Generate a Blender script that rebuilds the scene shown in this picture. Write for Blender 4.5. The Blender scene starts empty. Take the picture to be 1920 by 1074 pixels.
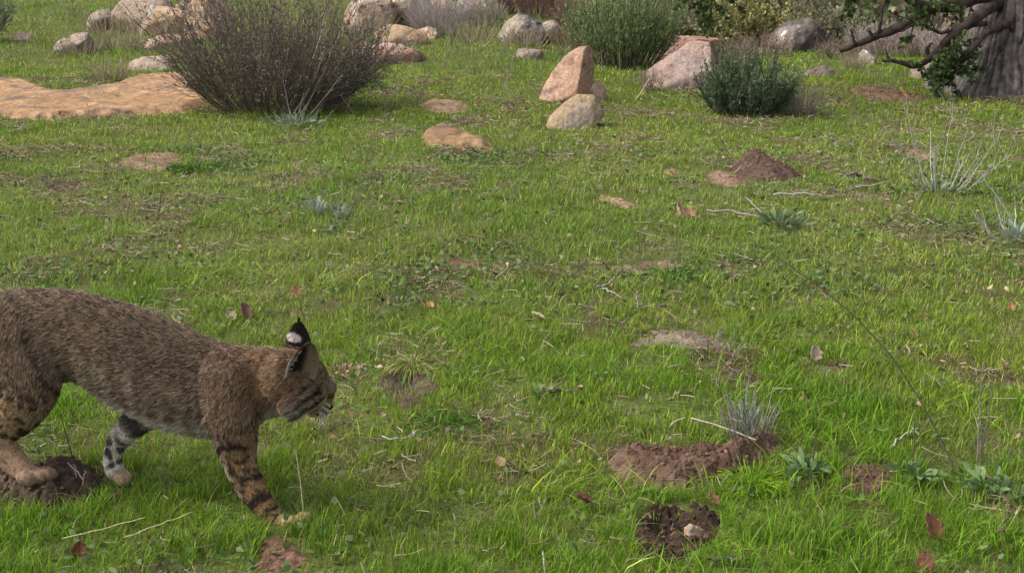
import bpy, bmesh, math, random
import numpy as np
from mathutils import Vector
random.seed(7)
RNG = np.random.default_rng(7)
S = bpy.context.scene
COL = S.collection

# ------------------------------------------------------------------ camera
CAM_H = 1.5
PITCH = math.radians(14.9)
FPX = 2318.0                      # focal length in photo pixels (1920 wide)
cam_d = bpy.data.cameras.new("camera")
cam = bpy.data.objects.new("camera", cam_d); COL.objects.link(cam)
cam.location = (0, 0, CAM_H)
cam.rotation_euler = (math.pi/2 - PITCH, 0, 0)
cam_d.sensor_width = 36.0
cam_d.lens = 36.0*FPX/1920.0
cam_d.clip_start = 0.05
cam_d.clip_end = 2000
S.camera = cam
# ------------------------------------------------------------------ world, sun, exposure
SUN_EL, SUN_AZ = math.radians(50), math.radians(-92)   # azimuth from +Y, negative = to the left
w = bpy.data.worlds.new("World"); S.world = w; w.use_nodes = True
nt = w.node_tree; nt.nodes.clear()
sky = nt.nodes.new('ShaderNodeTexSky'); sky.sky_type = 'NISHITA'; sky.sun_disc = False
sky.sun_elevation = SUN_EL; sky.sun_rotation = SUN_AZ; sky.air_density = 1.0; sky.dust_density = 4.0; sky.ozone_density = 1.0
bg = nt.nodes.new('ShaderNodeBackground'); bg.inputs['Strength'].default_value = 0.15
wo = nt.nodes.new('ShaderNodeOutputWorld')
hsv = nt.nodes.new('ShaderNodeHueSaturation'); hsv.inputs['Saturation'].default_value = .45   # thin cloud
nt.links.new(sky.outputs[0], hsv.inputs['Color']); nt.links.new(hsv.outputs[0], bg.inputs[0]); nt.links.new(bg.outputs[0], wo.inputs[0])
sun_d = bpy.data.lights.new("sun", 'SUN'); sun_d.energy = 1.5; sun_d.angle = math.radians(26); sun_d.color = (1.0, 0.95, 0.88)
sun = bpy.data.objects.new("sun", sun_d); COL.objects.link(sun)
sdir = Vector((math.sin(SUN_AZ)*math.cos(SUN_EL), math.cos(SUN_AZ)*math.cos(SUN_EL), math.sin(SUN_EL)))
sun.rotation_euler = sdir.to_track_quat('Z', 'Y').to_euler()
sun.location = (-8, 5, 12)
S.view_settings.view_transform = 'Standard'
S.view_settings.look = 'None'
S.view_settings.exposure = 0.93
S.view_settings.gamma = 1
S.cycles.max_bounces = 6
S.cycles.transparent_max_bounces = 4

# ------------------------------------------------------------------ numeric helpers
def _hash(ix, iy, iz, seed):
    h = (ix.astype(np.int64)*374761393 + iy.astype(np.int64)*668265263 + iz.astype(np.int64)*2147483647 + seed*1274126177) & 0xffffffff
    h = ((h ^ (h >> 13))*1274126177) & 0xffffffff
    h = ((h ^ (h >> 16))*2246822519) & 0xffffffff
    return ((h ^ (h >> 15)) & 0xffffff)/float(0xffffff)

def noise3(x, y, z, seed=0):
    x, y, z = np.broadcast_arrays(np.asarray(x, float), np.asarray(y, float), np.asarray(z, float))
    ix, iy, iz = np.floor(x), np.floor(y), np.floor(z)
    fx, fy, fz = x-ix, y-iy, z-iz
    fx, fy, fz = fx*fx*(3-2*fx), fy*fy*(3-2*fy), fz*fz*(3-2*fz)
    r = 0
    for a in (0, 1):
        for b in (0, 1):
            for c in (0, 1):
                wgt = (fx if a else 1-fx)*(fy if b else 1-fy)*(fz if c else 1-fz)
                r = r + wgt*_hash(ix+a, iy+b, iz+c, seed)
    return r*2-1

def noise2(x, y, seed=0):
    x, y = np.broadcast_arrays(np.asarray(x, float), np.asarray(y, float))
    ix, iy = np.floor(x), np.floor(y)
    fx, fy = x-ix, y-iy
    fx, fy = fx*fx*(3-2*fx), fy*fy*(3-2*fy)
    zz = np.zeros_like(ix)
    r = 0
    for a in (0, 1):
        for b in (0, 1):
            r = r + (fx if a else 1-fx)*(fy if b else 1-fy)*_hash(ix+a, iy+b, zz, seed)
    return r*2-1

def fbm2(x, y, seed=0, o=3):
    r = 0; a = 1; t = 0
    for i in range(o):
        r = r + a*noise2(x*2**i, y*2**i, seed+i*17); t += a; a *= .5
    return r/t

def fbm3(x, y, z, seed=0, o=3):
    r = 0; a = 1; t = 0
    for i in range(o):
        r = r + a*noise3(x*2**i, y*2**i, z*2**i, seed+i*17); t += a; a *= .5
    return r/t

def sstep(a, b, x):
    t = np.clip((x-a)/(b-a), 0, 1)
    return t*t*(3-2*t)

def mixc(a, b, t):
    t = np.asarray(t)[..., None]
    return np.asarray(a)*(1-t) + np.asarray(b)*t

# ------------------------------------------------------------------ terrain
HOLES = []   # (x, y, r, depth) shallow hollows, filled below
def terrain(x, y):
    x = np.asarray(x, float); y = np.asarray(y, float)
    z = 0.05*fbm2(x*.35+3.1, y*.35, 5, 2)*sstep(3.5, 8, y)
    z = z + 0.016*fbm2(x*1.7, y*1.7, 9, 3)*(1+1.2*sstep(5, 9, y))
    yy = np.maximum(y, 1)
    u = x/yy                                     # bearing
    left = 1-sstep(-.02, .17, u)
    rise_l = 0.052*np.maximum(y-13, 0)
    rise_l = rise_l + .10*np.maximum(y-38, 0)
    rise_r = -0.11*np.maximum(y-21, 0)*(y < 34) + (y >= 34)*(-0.11*13) + 0.42*np.maximum(y-36, 0)
    z = z + left*rise_l + (1-left)*rise_r
    far = sstep(55, 120, y)
    z = z + far*5*fbm2(x*.02, y*.02, 3, 3)
    for (hx, hy, r, d) in HOLES:
        z = z - d*np.exp(-(((x-hx)**2+(y-hy)**2)/(r*r))**1.5)
    return z

F = np.array([0, math.cos(PITCH), -math.sin(PITCH)]); U = np.array([0, math.sin(PITCH), math.cos(PITCH)])
CAMP = np.array([0, 0, CAM_H])
def ray(px, py):
    return F + np.array([1, 0, 0])*((px-960)/FPX) + U*((537-py)/FPX)
def P(px, py, Y):                                 # the point seen at a pixel, on the vertical plane at distance Y
    d = ray(px, py); return CAMP + d*(Y/d[1])
def gp(px, py):                                   # the point of the ground seen at a pixel
    d = ray(px, py)
    ts = np.geomspace(2.0, 120, 1500)
    pts = CAMP[None] + d[None]*ts[:, None]
    dz = pts[:, 2]-terrain(pts[:, 0], pts[:, 1])
    k = np.argmax(dz < 0)
    if dz[k] >= 0: k = len(ts)-1
    t0, t1 = ts[max(k-1, 0)], ts[k]
    for _ in range(12):
        tm = (t0+t1)/2; p = CAMP+d*tm
        if p[2] < terrain(p[0], p[1]): t1 = tm
        else: t0 = tm
    p = CAMP+d*t1
    return np.array([p[0], p[1], float(terrain(p[0], p[1]))])
def pxs(p):                                       # pixels of the photo per metre at a point
    return FPX/np.dot(np.asarray(p)-CAMP, F)
for (hx, hy, r, d) in ((1270, 985, .085, .045), (1625, 905, .05, .025), (765, 722, .07, .02), (110, 935, .09, .02), (1225, 500, .12, .02)):
    q = gp(hx, hy); HOLES.append((q[0], q[1], r, d))

# ------------------------------------------------------------------ mesh helpers
def link_mesh(name, V, Fs, mat, parent=None, origin=None, col=None, smooth=True, mats=None, mat_idx=None):
    V = np.asarray(V, float)
    if origin is None: origin = np.zeros(3)
    loc = np.asarray(origin, float)
    V = V - loc
    me = bpy.data.meshes.new(name)
    me.vertices.add(len(V)); me.vertices.foreach_set('co', V.astype(np.float32).ravel())
    Fs = [np.asarray(f, np.int32) for f in Fs if len(f)]
    nl = sum(f.size for f in Fs); nf = sum(len(f) for f in Fs)
    me.loops.add(nl); me.polygons.add(nf)
    me.loops.foreach_set('vertex_index', np.concatenate([f.ravel() for f in Fs]))
    st = []; o = 0
    for f in Fs:
        k = f.shape[1]; st.append(o+np.arange(len(f))*k); o += f.size
    me.polygons.foreach_set('loop_start', np.concatenate(st).astype(np.int32))
    me.polygons.foreach_set('use_smooth', np.full(nf, smooth))
    if col is not None:
        a = me.color_attributes.new('Col', 'FLOAT_COLOR', 'POINT')
        c = np.ones((len(V), 4), np.float32); c[:, :3] = np.clip(col, 0, 1)
        a.data.foreach_set('color', c.ravel())
    if mats is not None:
        for m in mats: me.materials.append(m)
        me.polygons.foreach_set('material_index', mat_idx.astype(np.int32))
    elif mat is not None:
        me.materials.append(mat)
    me.update(calc_edges=True)
    o = bpy.data.objects.new(name, me); COL.objects.link(o)
    o.location = loc
    if parent is not None:
        o.parent = parent
        o.location = loc - np.array(parent.location)
    return o

def empty(name, loc):
    o = bpy.data.objects.new(name, None); COL.objects.link(o); o.location = loc; o.empty_display_size = .1
    return o
def tag(o, label=None, cat=None, group=None, kind=None):
    if label: o['label'] = label
    if cat: o['category'] = cat
    if group: o['group'] = group
    if kind: o['kind'] = kind
    return o

class MB:
    """collects vertices, triangles, quads and a colour per vertex"""
    def __init__(s): s.V = []; s.T = []; s.Q = []; s.C = []; s.n = 0
    def add(s, V, T=None, Q=None, C=(1, 1, 1)):
        V = np.asarray(V, float).reshape(-1, 3)
        if T is not None and len(T): s.T.append(np.asarray(T)+s.n)
        if Q is not None and len(Q): s.Q.append(np.asarray(Q)+s.n)
        C = np.asarray(C, float)
        if C.ndim == 1: C = np.tile(C, (len(V), 1))
        s.V.append(V); s.C.append(C); s.n += len(V)
    def build(s, name, mat, parent=None, origin=None, smooth=True):
        V = np.concatenate(s.V); C = np.concatenate(s.C)
        Fs = []
        if s.T: Fs.append(np.concatenate(s.T))
        if s.Q: Fs.append(np.concatenate(s.Q))
        return link_mesh(name, V, Fs, mat, parent, origin, C, smooth)

def norm(v): return v/np.maximum(np.linalg.norm(v, axis=-1, keepdims=True), 1e-9)

def tubes(mb, paths, radii, C, sides=4):
    """paths (N,K,3), radii (N,K), C (3,) or (N,3)"""
    paths = np.asarray(paths, float); radii = np.asarray(radii, float)
    N, K, _ = paths.shape
    tan = norm(np.gradient(paths, axis=1))
    ref = np.where(np.abs(tan[:, :1, 2:3]) > .9, np.array([[[1., 0, 0]]]), np.array([[[0, 0, 1.]]]))
    a = norm(np.cross(tan, np.broadcast_to(ref, tan.shape))); b = np.cross(tan, a)
    ang = np.arange(sides)/sides*2*math.pi
    V = paths[:, :, None] + radii[:, :, None, None]*(a[:, :, None]*np.cos(ang)[None, None, :, None] + b[:, :, None]*np.sin(ang)[None, None, :, None])
    i = np.arange(N)[:, None, None]*K*sides; k = np.arange(K-1)[None, :, None]*sides; s_ = np.arange(sides)[None, None]
    s2 = (s_+1) % sides
    Q = np.stack([i+k+s_, i+k+s2, i+k+sides+s2, i+k+sides+s_], -1).reshape(-1, 4)
    C = np.asarray(C, float)
    if C.ndim == 2: C = np.repeat(C, K*sides, 0)
    mb.add(V.reshape(-1, 3), Q=Q, C=C)

def leaves(mb, pos, d, L, W, C, fold=.25, droop=0.0):
    """pointed leaves: pos (N,3), direction d (N,3), length L, width W, colours (N,3); six vertices each"""
    N = len(pos); d = norm(d)
    rnd = RNG.normal(size=(N, 3)); side = norm(np.cross(d, rnd)); up = np.cross(side, d)
    L = np.broadcast_to(L, N)[:, None]; W = np.broadcast_to(W, N)[:, None]
    dr = np.array([0, 0, -1.])*droop
    v0 = pos; v1 = pos+d*L*.35+side*W*.5+up*W*fold; v2 = pos+d*L*.35-side*W*.5+up*W*fold
    v3 = pos+d*L*.75+side*W*.38+up*W*fold*.6+dr*L*.3; v4 = pos+d*L*.75-side*W*.38+up*W*fold*.6+dr*L*.3; v5 = pos+d*L+dr*L*.6
    m = pos+d*L*.5
    V = np.stack([v0, v1, v2, v3, v4, v5], 1).reshape(-1, 3)
    b = np.arange(N)[:, None]*6
    T = np.concatenate([b+np.array([[0, 1, 2]]), b+np.array([[3, 5, 4]])])
    Q = b+np.array([[1, 3, 4, 2]])
    mb.add(V, T=T, Q=Q, C=np.repeat(np.broadcast_to(C, (N, 3)), 6, 0))

# ------------------------------------------------------------------ materials
def newmat(name):
    m = bpy.data.materials.new(name); m.use_nodes = True
    return m, m.node_tree, m.node_tree.nodes['Principled BSDF']
def leaf_mat(name, trans=.3, rough=.55, spec=.25):
    m, t, b = newmat(name)
    at = t.nodes.new('ShaderNodeAttribute'); at.attribute_name = 'Col'
    t.links.new(at.outputs['Color'], b.inputs['Base Color'])
    b.inputs['Roughness'].default_value = rough; b.inputs['Specular IOR Level'].default_value = spec
    if trans > 0:
        tr = t.nodes.new('ShaderNodeBsdfTranslucent'); t.links.new(at.outputs['Color'], tr.inputs['Color'])
        mx = t.nodes.new('ShaderNodeMixShader'); mx.inputs[0].default_value = trans
        t.links.new(b.outputs[0], mx.inputs[1]); t.links.new(tr.outputs[0], mx.inputs[2])
        t.links.new(mx.outputs[0], t.nodes['Material Output'].inputs['Surface'])
    return m
def col_noise_mat(name, rough=.9, nscale=60, amt=.35, bump=.3, bscale=80, spec=.15, detail=6):
    """vertex colour multiplied by a fine procedural noise, with bump"""
    m, t, b = newmat(name)
    at = t.nodes.new('ShaderNodeAttribute'); at.attribute_name = 'Col'
    tc = t.nodes.new('ShaderNodeTexCoord')
    n = t.nodes.new('ShaderNodeTexNoise'); n.inputs['Scale'].default_value = nscale; n.inputs['Detail'].default_value = detail
    t.links.new(tc.outputs['Object'], n.inputs['Vector'])
    mr = t.nodes.new('ShaderNodeMapRange'); mr.inputs[1].default_value = .3; mr.inputs[2].default_value = .7
    mr.inputs[3].default_value = 1-amt; mr.inputs[4].default_value = 1+amt
    t.links.new(n.outputs['Fac'], mr.inputs[0])
    mul = t.nodes.new('ShaderNodeMix'); mul.data_type = 'RGBA'; mul.blend_type = 'MULTIPLY'; mul.inputs[0].default_value = 1
    t.links.new(at.outputs['Color'], mul.inputs[6]); t.links.new(mr.outputs[0], mul.inputs[7])
    t.links.new(mul.outputs[2], b.inputs['Base Color'])
    n2 = t.nodes.new('ShaderNodeTexNoise'); n2.inputs['Scale'].default_value = bscale; n2.inputs['Detail'].default_value = 8
    t.links.new(tc.outputs['Object'], n2.inputs['Vector'])
    bp = t.nodes.new('ShaderNodeBump'); bp.inputs['Strength'].default_value = bump; bp.inputs['Distance'].default_value = .02
    t.links.new(n2.outputs['Fac'], bp.inputs['Height']); t.links.new(bp.outputs[0], b.inputs['Normal'])
    b.inputs['Roughness'].default_value = rough; b.inputs['Specular IOR Level'].default_value = spec
    return m
M_GRASS = leaf_mat('grass_blades', .34, .6, .10)
M_LEAF = leaf_mat('shrub_leaves', .25, .7, .10)
M_STEM = col_noise_mat('stems', .9, 120, .35, .2, 200)
M_SOIL = col_noise_mat('soil', .97, 45, .35, .55, 90, .05)
M_GROUND = col_noise_mat('ground_thatch', .97, 70, .5, .5, 110, .05)
M_ROCK = col_noise_mat('granite', .9, 30, .30, 1.0, 14, .10, 12)
M_BARK = col_noise_mat('oak_bark', .95, 12, .5, 1.0, 14, .08, 10)
M_DEADLEAF = leaf_mat('dead_leaf', .15, .7, .2)

# ------------------------------------------------------------------ ground sheet
def axis_pts(segs):
    out = []
    for (a, b, n) in segs: out.append(np.linspace(a, b, n, endpoint=False))
    return np.concatenate(out)
xs = np.concatenate([-np.geomspace(300, 3.2, 70), np.linspace(-3.1, -1.9, 40), np.linspace(-1.88, 1.88, 260), np.linspace(1.9, 3.1, 40), np.geomspace(3.2, 300, 70)])
ys = np.concatenate([np.linspace(-40, 2.2, 24), np.linspace(2.25, 4.6, 170), np.linspace(4.62, 9, 130), np.linspace(9.05, 40, 170), np.geomspace(40.5, 420, 60)])
XX, YY = np.meshgrid(xs, ys)
ZZ = terrain(XX, YY)
V = np.stack([XX, YY, ZZ], -1).reshape(-1, 3)
nx, ny = len(xs), len(ys)
i = (np.arange(ny-1)[:, None]*nx + np.arange(nx-1)[None]).ravel()
Q = np.stack([i, i+1, i+nx+1, i+nx], -1)
n1 = fbm2(V[:, 0]*2.2, V[:, 1]*2.2, 21, 4)*.5+.5
gf = sstep(3.5, 8, V[:, 1]); c = mixc((.070, .052, .030), (.08, .105, .025), np.maximum(sstep(.2, .6, n1), gf*.75))
c = mixc(c, (.14, .11, .07), sstep(.15, .65, fbm2(V[:, 0]*5, V[:, 1]*5, 33, 3))*.4)
farv = sstep(20, 40, V[:, 1])
hc = mixc((.085, .095, .04), (.15, .13, .085), sstep(-.3, .3, fbm2(V[:, 0]*.25, V[:, 1]*.25, 77, 4)))
c = c*(1-farv[:, None]) + hc*farv[:, None]
ground = link_mesh('ground', V, [Q], M_GROUND, col=c)
tag(ground, kind='structure')

# ------------------------------------------------------------------ bare patches, rock slabs, soil mounds
MASKS = []     # polygons on the ground where grass thins out: (poly, density inside)
def smooth_poly(pts, n=6, jit=.035, seed=0):
    pts = np.asarray(pts, float); m = len(pts); out = []
    for k in range(m):
        p0, p1, p2, p3 = pts[k-1], pts[k], pts[(k+1) % m], pts[(k+2) % m]
        for q in range(n):
            t = q/n
            out.append(.5*((2*p1)+(-p0+p2)*t+(2*p0-5*p1+4*p2-p3)*t*t+(-p0+3*p1-3*p2+p3)*t**3))
    out = np.array(out)
    c = out.mean(0); r = np.linalg.norm(out-c, axis=1)
    a = np.arange(len(out))*.9
    out = c+(out-c)*(1+2.3*jit*(noise2(a, a*0+seed, seed)+.5*noise2(a*2.3, a*0+seed, seed+1)))[:, None]
    return out
def inside(poly, x, y):
    r = np.zeros(x.shape, bool)
    x0, y0 = poly[-1]
    for (x1, y1) in poly:
        cnd = ((y1 > y) != (y0 > y))
        with np.errstate(divide='ignore', invalid='ignore'):
            xi = (x0-x1)*(y-y1)/(y0-y1)+x1
        r ^= cnd & (x < xi)
        x0, y0 = x1, y1
    return r
def edge_dist(poly, x, y):
    d = np.full(x.shape, 1e9)
    x0, y0 = poly[-1]
    for (x1, y1) in poly:
        dx, dy = x1-x0, y1-y0; l2 = dx*dx+dy*dy+1e-12
        t = np.clip(((x-x0)*dx+(y-y0)*dy)/l2, 0, 1)
        d = np.minimum(d, np.hypot(x-(x0+t*dx), y-(y0+t*dy)))
        x0, y0 = x1, y1
    return d
def patch(name, pix, h, edge, rough, rscale, colf, mat, label, cat, group=None, dens=.03, cells=110, ridge=0, seed=0, peak=None, skirt=.012):
    poly = smooth_poly([gp(a, b)[:2] for a, b in pix], jit=.07 if name == 'bare_soil' else .035, seed=seed)
    MASKS.append((poly, dens))
    lo, hi = poly.min(0), poly.max(0); size = max(hi-lo)
    st = size/cells; m = st*3
    gx, gy = np.meshgrid(np.arange(lo[0]-m, hi[0]+m, st), np.arange(lo[1]-m, hi[1]+m, st))
    ins = inside(poly, gx, gy); d = edge_dist(poly, gx, gy); sd = np.where(ins, d, -d)
    prof = sstep(0, edge, sd)
    zz = h*prof
    if peak is not None:
        q = gp(*peak); dd = np.hypot(gx-q[0], (gy-q[1])*.8)
        zz = h*np.maximum(0, 1-dd/(size*.70))**1.0*sstep(0, edge, sd)
    nz = fbm2(gx*rscale, gy*rscale, seed+3, 4)
    zz = zz + rough*nz*sstep(-.01, edge*.5, sd)
    if ridge: zz = zz + ridge*np.abs(noise2(gx*rscale*2.3, gy*rscale*2.3, seed+8))*sstep(0, edge*.5, sd)
    zz = zz - skirt*sstep(0, m*.7, -sd) - .002
    zz = zz + terrain(gx, gy)
    keep = sd > -m*.8
    V = np.stack([gx, gy, zz], -1).reshape(-1, 3)
    nx = gx.shape[1]; ny = gx.shape[0]
    i = (np.arange(ny-1)[:, None]*nx+np.arange(nx-1)[None]).ravel()
    Q = np.stack([i, i+1, i+nx+1, i+nx], -1)
    kk = keep.ravel(); Q = Q[kk[Q].all(1)]
    used = np.unique(Q); mp = np.zeros(len(V), int); mp[used] = np.arange(len(used))
    V = V[used]; Q = mp[Q]
    c0 = poly.mean(0); org = np.array([c0[0], c0[1], float(terrain(c0[0], c0[1]))])
    o = link_mesh(name, V, [Q], mat, origin=org, col=colf(V))
    tag(o, label, cat, group)
    return o, poly, org
def add_clods(o, poly, org, n, smin, smax, col, seed=0):
    """crumbs of soil lying on and round a mound, joined into it"""
    rg = np.random.default_rng(seed+100)
    lo, hi = poly.min(0), poly.max(0)
    me = o.data; bm = bmesh.new(); bm.from_mesh(me)
    bm.verts.ensure_lookup_table()
    vs = np.array([v.co[:] for v in bm.verts])
    lay = bm.verts.layers.float_color['Col']
    n = int(n*.6); smax *= .8
    for k in range(n):
        p = vs[rg.integers(len(vs))]
        s = smin+(smax-smin)*rg.random()**2.5
        r = bmesh.ops.create_icosphere(bm, subdivisions=1, radius=s)
        q = rg.random(3)*.5+.7; cc = np.array(col)*(.7+.6*rg.random())
        a = rg.random()*6.28
        for v in r['verts']:
            j = 1+.35*(rg.random()-.5)
            x, y, z = v.co.x*q[0]*j, v.co.y*q[1]*j, v.co.z*q[2]*j
            v.co = Vector((p[0]+x*math.cos(a)-y*math.sin(a), p[1]+x*math.sin(a)+y*math.cos(a), p[2]+z+s*.25))
            v[lay] = (cc[0], cc[1], cc[2], 1)
    bm.to_mesh(me); bm.free()
    for p in me.polygons: p.use_smooth = False

def soilcol(a=(.085, .050, .034), b=(.150, .095, .066), sc=9):
    def f(V):
        n = fbm2(V[:, 0]*sc, V[:, 1]*sc, 4, 4)
        return mixc(a, b, sstep(-.4, .5, n))*np.array((.9, .92, .92))
    return f
def slabcol(V):
    n = fbm2(V[:, 0]*1.2, V[:, 1]*1.2, 14, 4); n2 = fbm2(V[:, 0]*5, V[:, 1]*9, 15, 4)
    c = mixc((.29, .17, .085), (.24, .15, .10), sstep(-.3, .4, n))
    c = mixc(c, (.35, .23, .125), sstep(0, .6, n2))
    cr = np.abs(noise2(V[:, 0]*1.6+.4*n2, V[:, 1]*3.2, 23)); c = mixc(c, (.10, .07, .05), (1-sstep(.0, .05, cr))*.8*sstep(-.3, .2, n))
    return mixc(c, (.16, .11, .08), np.maximum(sstep(.18, .45, fbm2(V[:, 0]*3.1, V[:, 1]*7, 18, 4)), .7*sstep(.35, .6, fbm2(V[:, 0]*14, V[:, 1]*20, 19, 3))))

patch('rock_slab', [(-120, 150), (-20, 152), (55, 154), (95, 170), (150, 172), (205, 160), (290, 143), (345, 143), (372, 163), (385, 195), (355, 212), (300, 214), (200, 221), (100, 224), (0, 222), (-120, 222)],
      .060, .14, .035, 4.0, slabcol, M_ROCK, 'wide flat tan bedrock slab level with the grass, left of the big twiggy shrub', 'rock slab', dens=.05, cells=240, seed=1, skirt=.03, ridge=.006)
patch('rock_slab', [(785, 262), (800, 248), (835, 243), (870, 250), (900, 262), (930, 280), (880, 283), (830, 277), (795, 272)],
      .05, .14, .03, 3.5, lambda V: slabcol(V)*.72, M_ROCK, 'small curved tan slab in a bare spot, below the pile of three pale rocks', 'rock slab', dens=.10, seed=2, ridge=.03)
patch('rock_slab', [(785, 200), (800, 189), (850, 188), (880, 198), (870, 212), (820, 213)],
      .03, .18, .015, 4, lambda V: mixc((.27, .165, .10), (.17, .11, .075), sstep(-.3, .5, fbm2(V[:, 0]*4, V[:, 1]*4, 3, 3))), M_ROCK,
      'flush reddish slab right of the twiggy shrub, nearly overgrown by grass', 'rock slab', dens=.28, seed=3, ridge=.02)
o, pl, og = patch('soil_mound', [(1138, 868), (1150, 840), (1200, 838), (1250, 850), (1310, 842), (1375, 838), (1405, 818), (1455, 815), (1468, 838), (1430, 874), (1395, 900), (1335, 918), (1270, 926), (1205, 918), (1150, 900)],
      .05, .08, .018, 22, soilcol(), M_SOIL, 'long low mound of fresh brown crumbly soil with a pale twig lying over it', 'soil mound', dens=.05, cells=170, ridge=.012, seed=4)
add_clods(o, pl, og, 420, .003, .011, (.17, .10, .068), 4)
o, pl, og = patch('soil_mound', [(1365, 312), (1395, 296), (1420, 291), (1450, 302), (1490, 320), (1512, 334), (1450, 342), (1385, 338)],
      .105, .16, .02, 9, soilcol((.072, .047, .035), (.115, .075, .055)), M_SOIL, 'dark pointed heap of brown soil dug up in the middle of the meadow', 'soil mound', dens=.0, cells=120, ridge=.015, seed=5, peak=(1418, 312))
add_clods(o, pl, og, 300, .006, .02, (.12, .07, .045), 5)
o, pl, og = patch('soil_mound', [(1322, 330), (1345, 321), (1380, 328), (1408, 345), (1370, 350), (1335, 345)],
      .03, .1, .015, 10, soilcol((.17, .105, .075), (.25, .165, .12)), M_SOIL, 'flat paler reddish spill of soil at the foot of the dark heap', 'soil mound', dens=.1, cells=70, seed=6)
add_clods(o, pl, og, 80, .005, .015, (.25, .15, .1), 6)
o, pl, og = patch('soil_mound', [(-40, 905), (0, 892), (60, 885), (120, 872), (180, 876), (205, 900), (200, 930), (150, 955), (80, 965), (0, 950), (-40, 935)],
      .06, .10, .02, 18, soilcol((.045, .031, .024), (.095, .064, .046)), M_SOIL, 'dark rough clump of soil and roots under the hind paw of the bobcat', 'soil mound', dens=.06, cells=150, ridge=.015, seed=7)
add_clods(o, pl, og, 350, .003, .014, (.09, .055, .04), 7)
o, pl, og = patch('burrow_hole', [(1185, 1000), (1200, 965), (1240, 948), (1300, 945), (1345, 958), (1358, 988), (1335, 1022), (1270, 1052), (1205, 1045)],
      .012, .03, .022, 20, soilcol((.035, .022, .016), (.10, .062, .045)), M_SOIL, 'dark dug hollow ringed with loose soil, lower right of the long brown mound', 'burrow', dens=.03, cells=130, ridge=.015, seed=8)
add_clods(o, pl, og, 260, .003, .012, (.08, .05, .035), 8)
o, pl, og = patch('burrow_hole', [(1575, 895), (1590, 875), (1640, 872), (1672, 890), (1665, 920), (1620, 930), (1585, 918)],
      .008, .03, .014, 22, soilcol((.06, .036, .026), (.12, .07, .05)), M_SOIL, 'small round bare brown scrape between the pale leafy rosettes', 'burrow', dens=.12, cells=80, ridge=.01, seed=9)
add_clods(o, pl, og, 100, .003, .009, (.09, .055, .04), 9)
BARE = [([(225, 305), (240, 292), (290, 286), (340, 290), (330, 305), (300, 322), (255, 318)], 'bare trodden strip of pale brown soil, below the flat bedrock slab', (.20, .125, .085), (.28, .18, .12)),
        ([(708, 705), (740, 682), (795, 688), (818, 722), (800, 768), (745, 772), (712, 740)], 'dark bare hollow with dry thatch, just ahead of the bobcat', (.05, .034, .027), (.11, .075, .055)),
        ([(1110, 366), (1150, 366), (1195, 385), (1190, 394), (1140, 382)], 'narrow pale bare streak in the meadow, left of the brown curled leaf', (.25, .16, .10), (.34, .22, .14)),
        ([(1695, 292), (1715, 280), (1755, 292), (1770, 300), (1720, 304)], 'little pale soil spill behind the grey dead twigs', (.20, .12, .08), (.28, .18, .12)),
        ([(820, 492), (845, 481), (870, 485), (905, 492), (905, 508), (870, 505), (835, 503)], 'pair of small worn brown lumps of soil in mid meadow', (.11, .065, .045), (.19, .115, .08)),
        ([(1140, 505), (1170, 492), (1230, 488), (1280, 492), (1270, 510), (1210, 520), (1150, 515)], 'dull brown bare spot behind the forked white twigs', (.13, .085, .06), (.2, .14, .1)),
        ([(1175, 630), (1220, 618), (1300, 620), (1360, 640), (1370, 665), (1300, 655), (1200, 650)], 'patch of bare grey thatchy soil at the centre right of the meadow', (.16, .115, .09), (.24, .18, .14)),
        ([(1590, 172), (1620, 160), (1690, 168), (1745, 185), (1730, 198), (1650, 190)], 'worn brown bank of soil in front of the oak', (.12, .07, .045), (.2, .12, .08)),
        ([(90, 350), (110, 338), (150, 345), (150, 358), (110, 362)], 'small dark scrape in the grass at far left', (.08, .05, .035), (.16, .1, .07)),
        ([(1240, 322), (1258, 314), (1275, 322), (1262, 330)], 'tiny bare dot of soil, left of the dark heap', (.2, .12, .08), (.26, .16, .11)),
        ([(480, 1045), (500, 1005), (560, 1015), (580, 1050), (540, 1074), (490, 1074)], 'reddish bare spot below the front paw of the bobcat', (.11, .06, .04), (.18, .1, .07)),
        ([(1540, 680), (1570, 676), (1605, 684), (1600, 694), (1560, 694)], 'narrow dark crack of soil beside the pale upright leaf', (.07, .045, .03), (.12, .08, .05))]
for k, (pp, lb, a, b) in enumerate(BARE):
    o, pl, og = patch('bare_soil', pp, .006, .05, .012, 16, soilcol(a, b), M_SOIL, lb, 'bare soil', dens=.16, cells=70, ridge=.006, seed=20+k)
    add_clods(o, pl, og, 50, .003, .010, np.array(b)*.9, 20+k)

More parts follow.
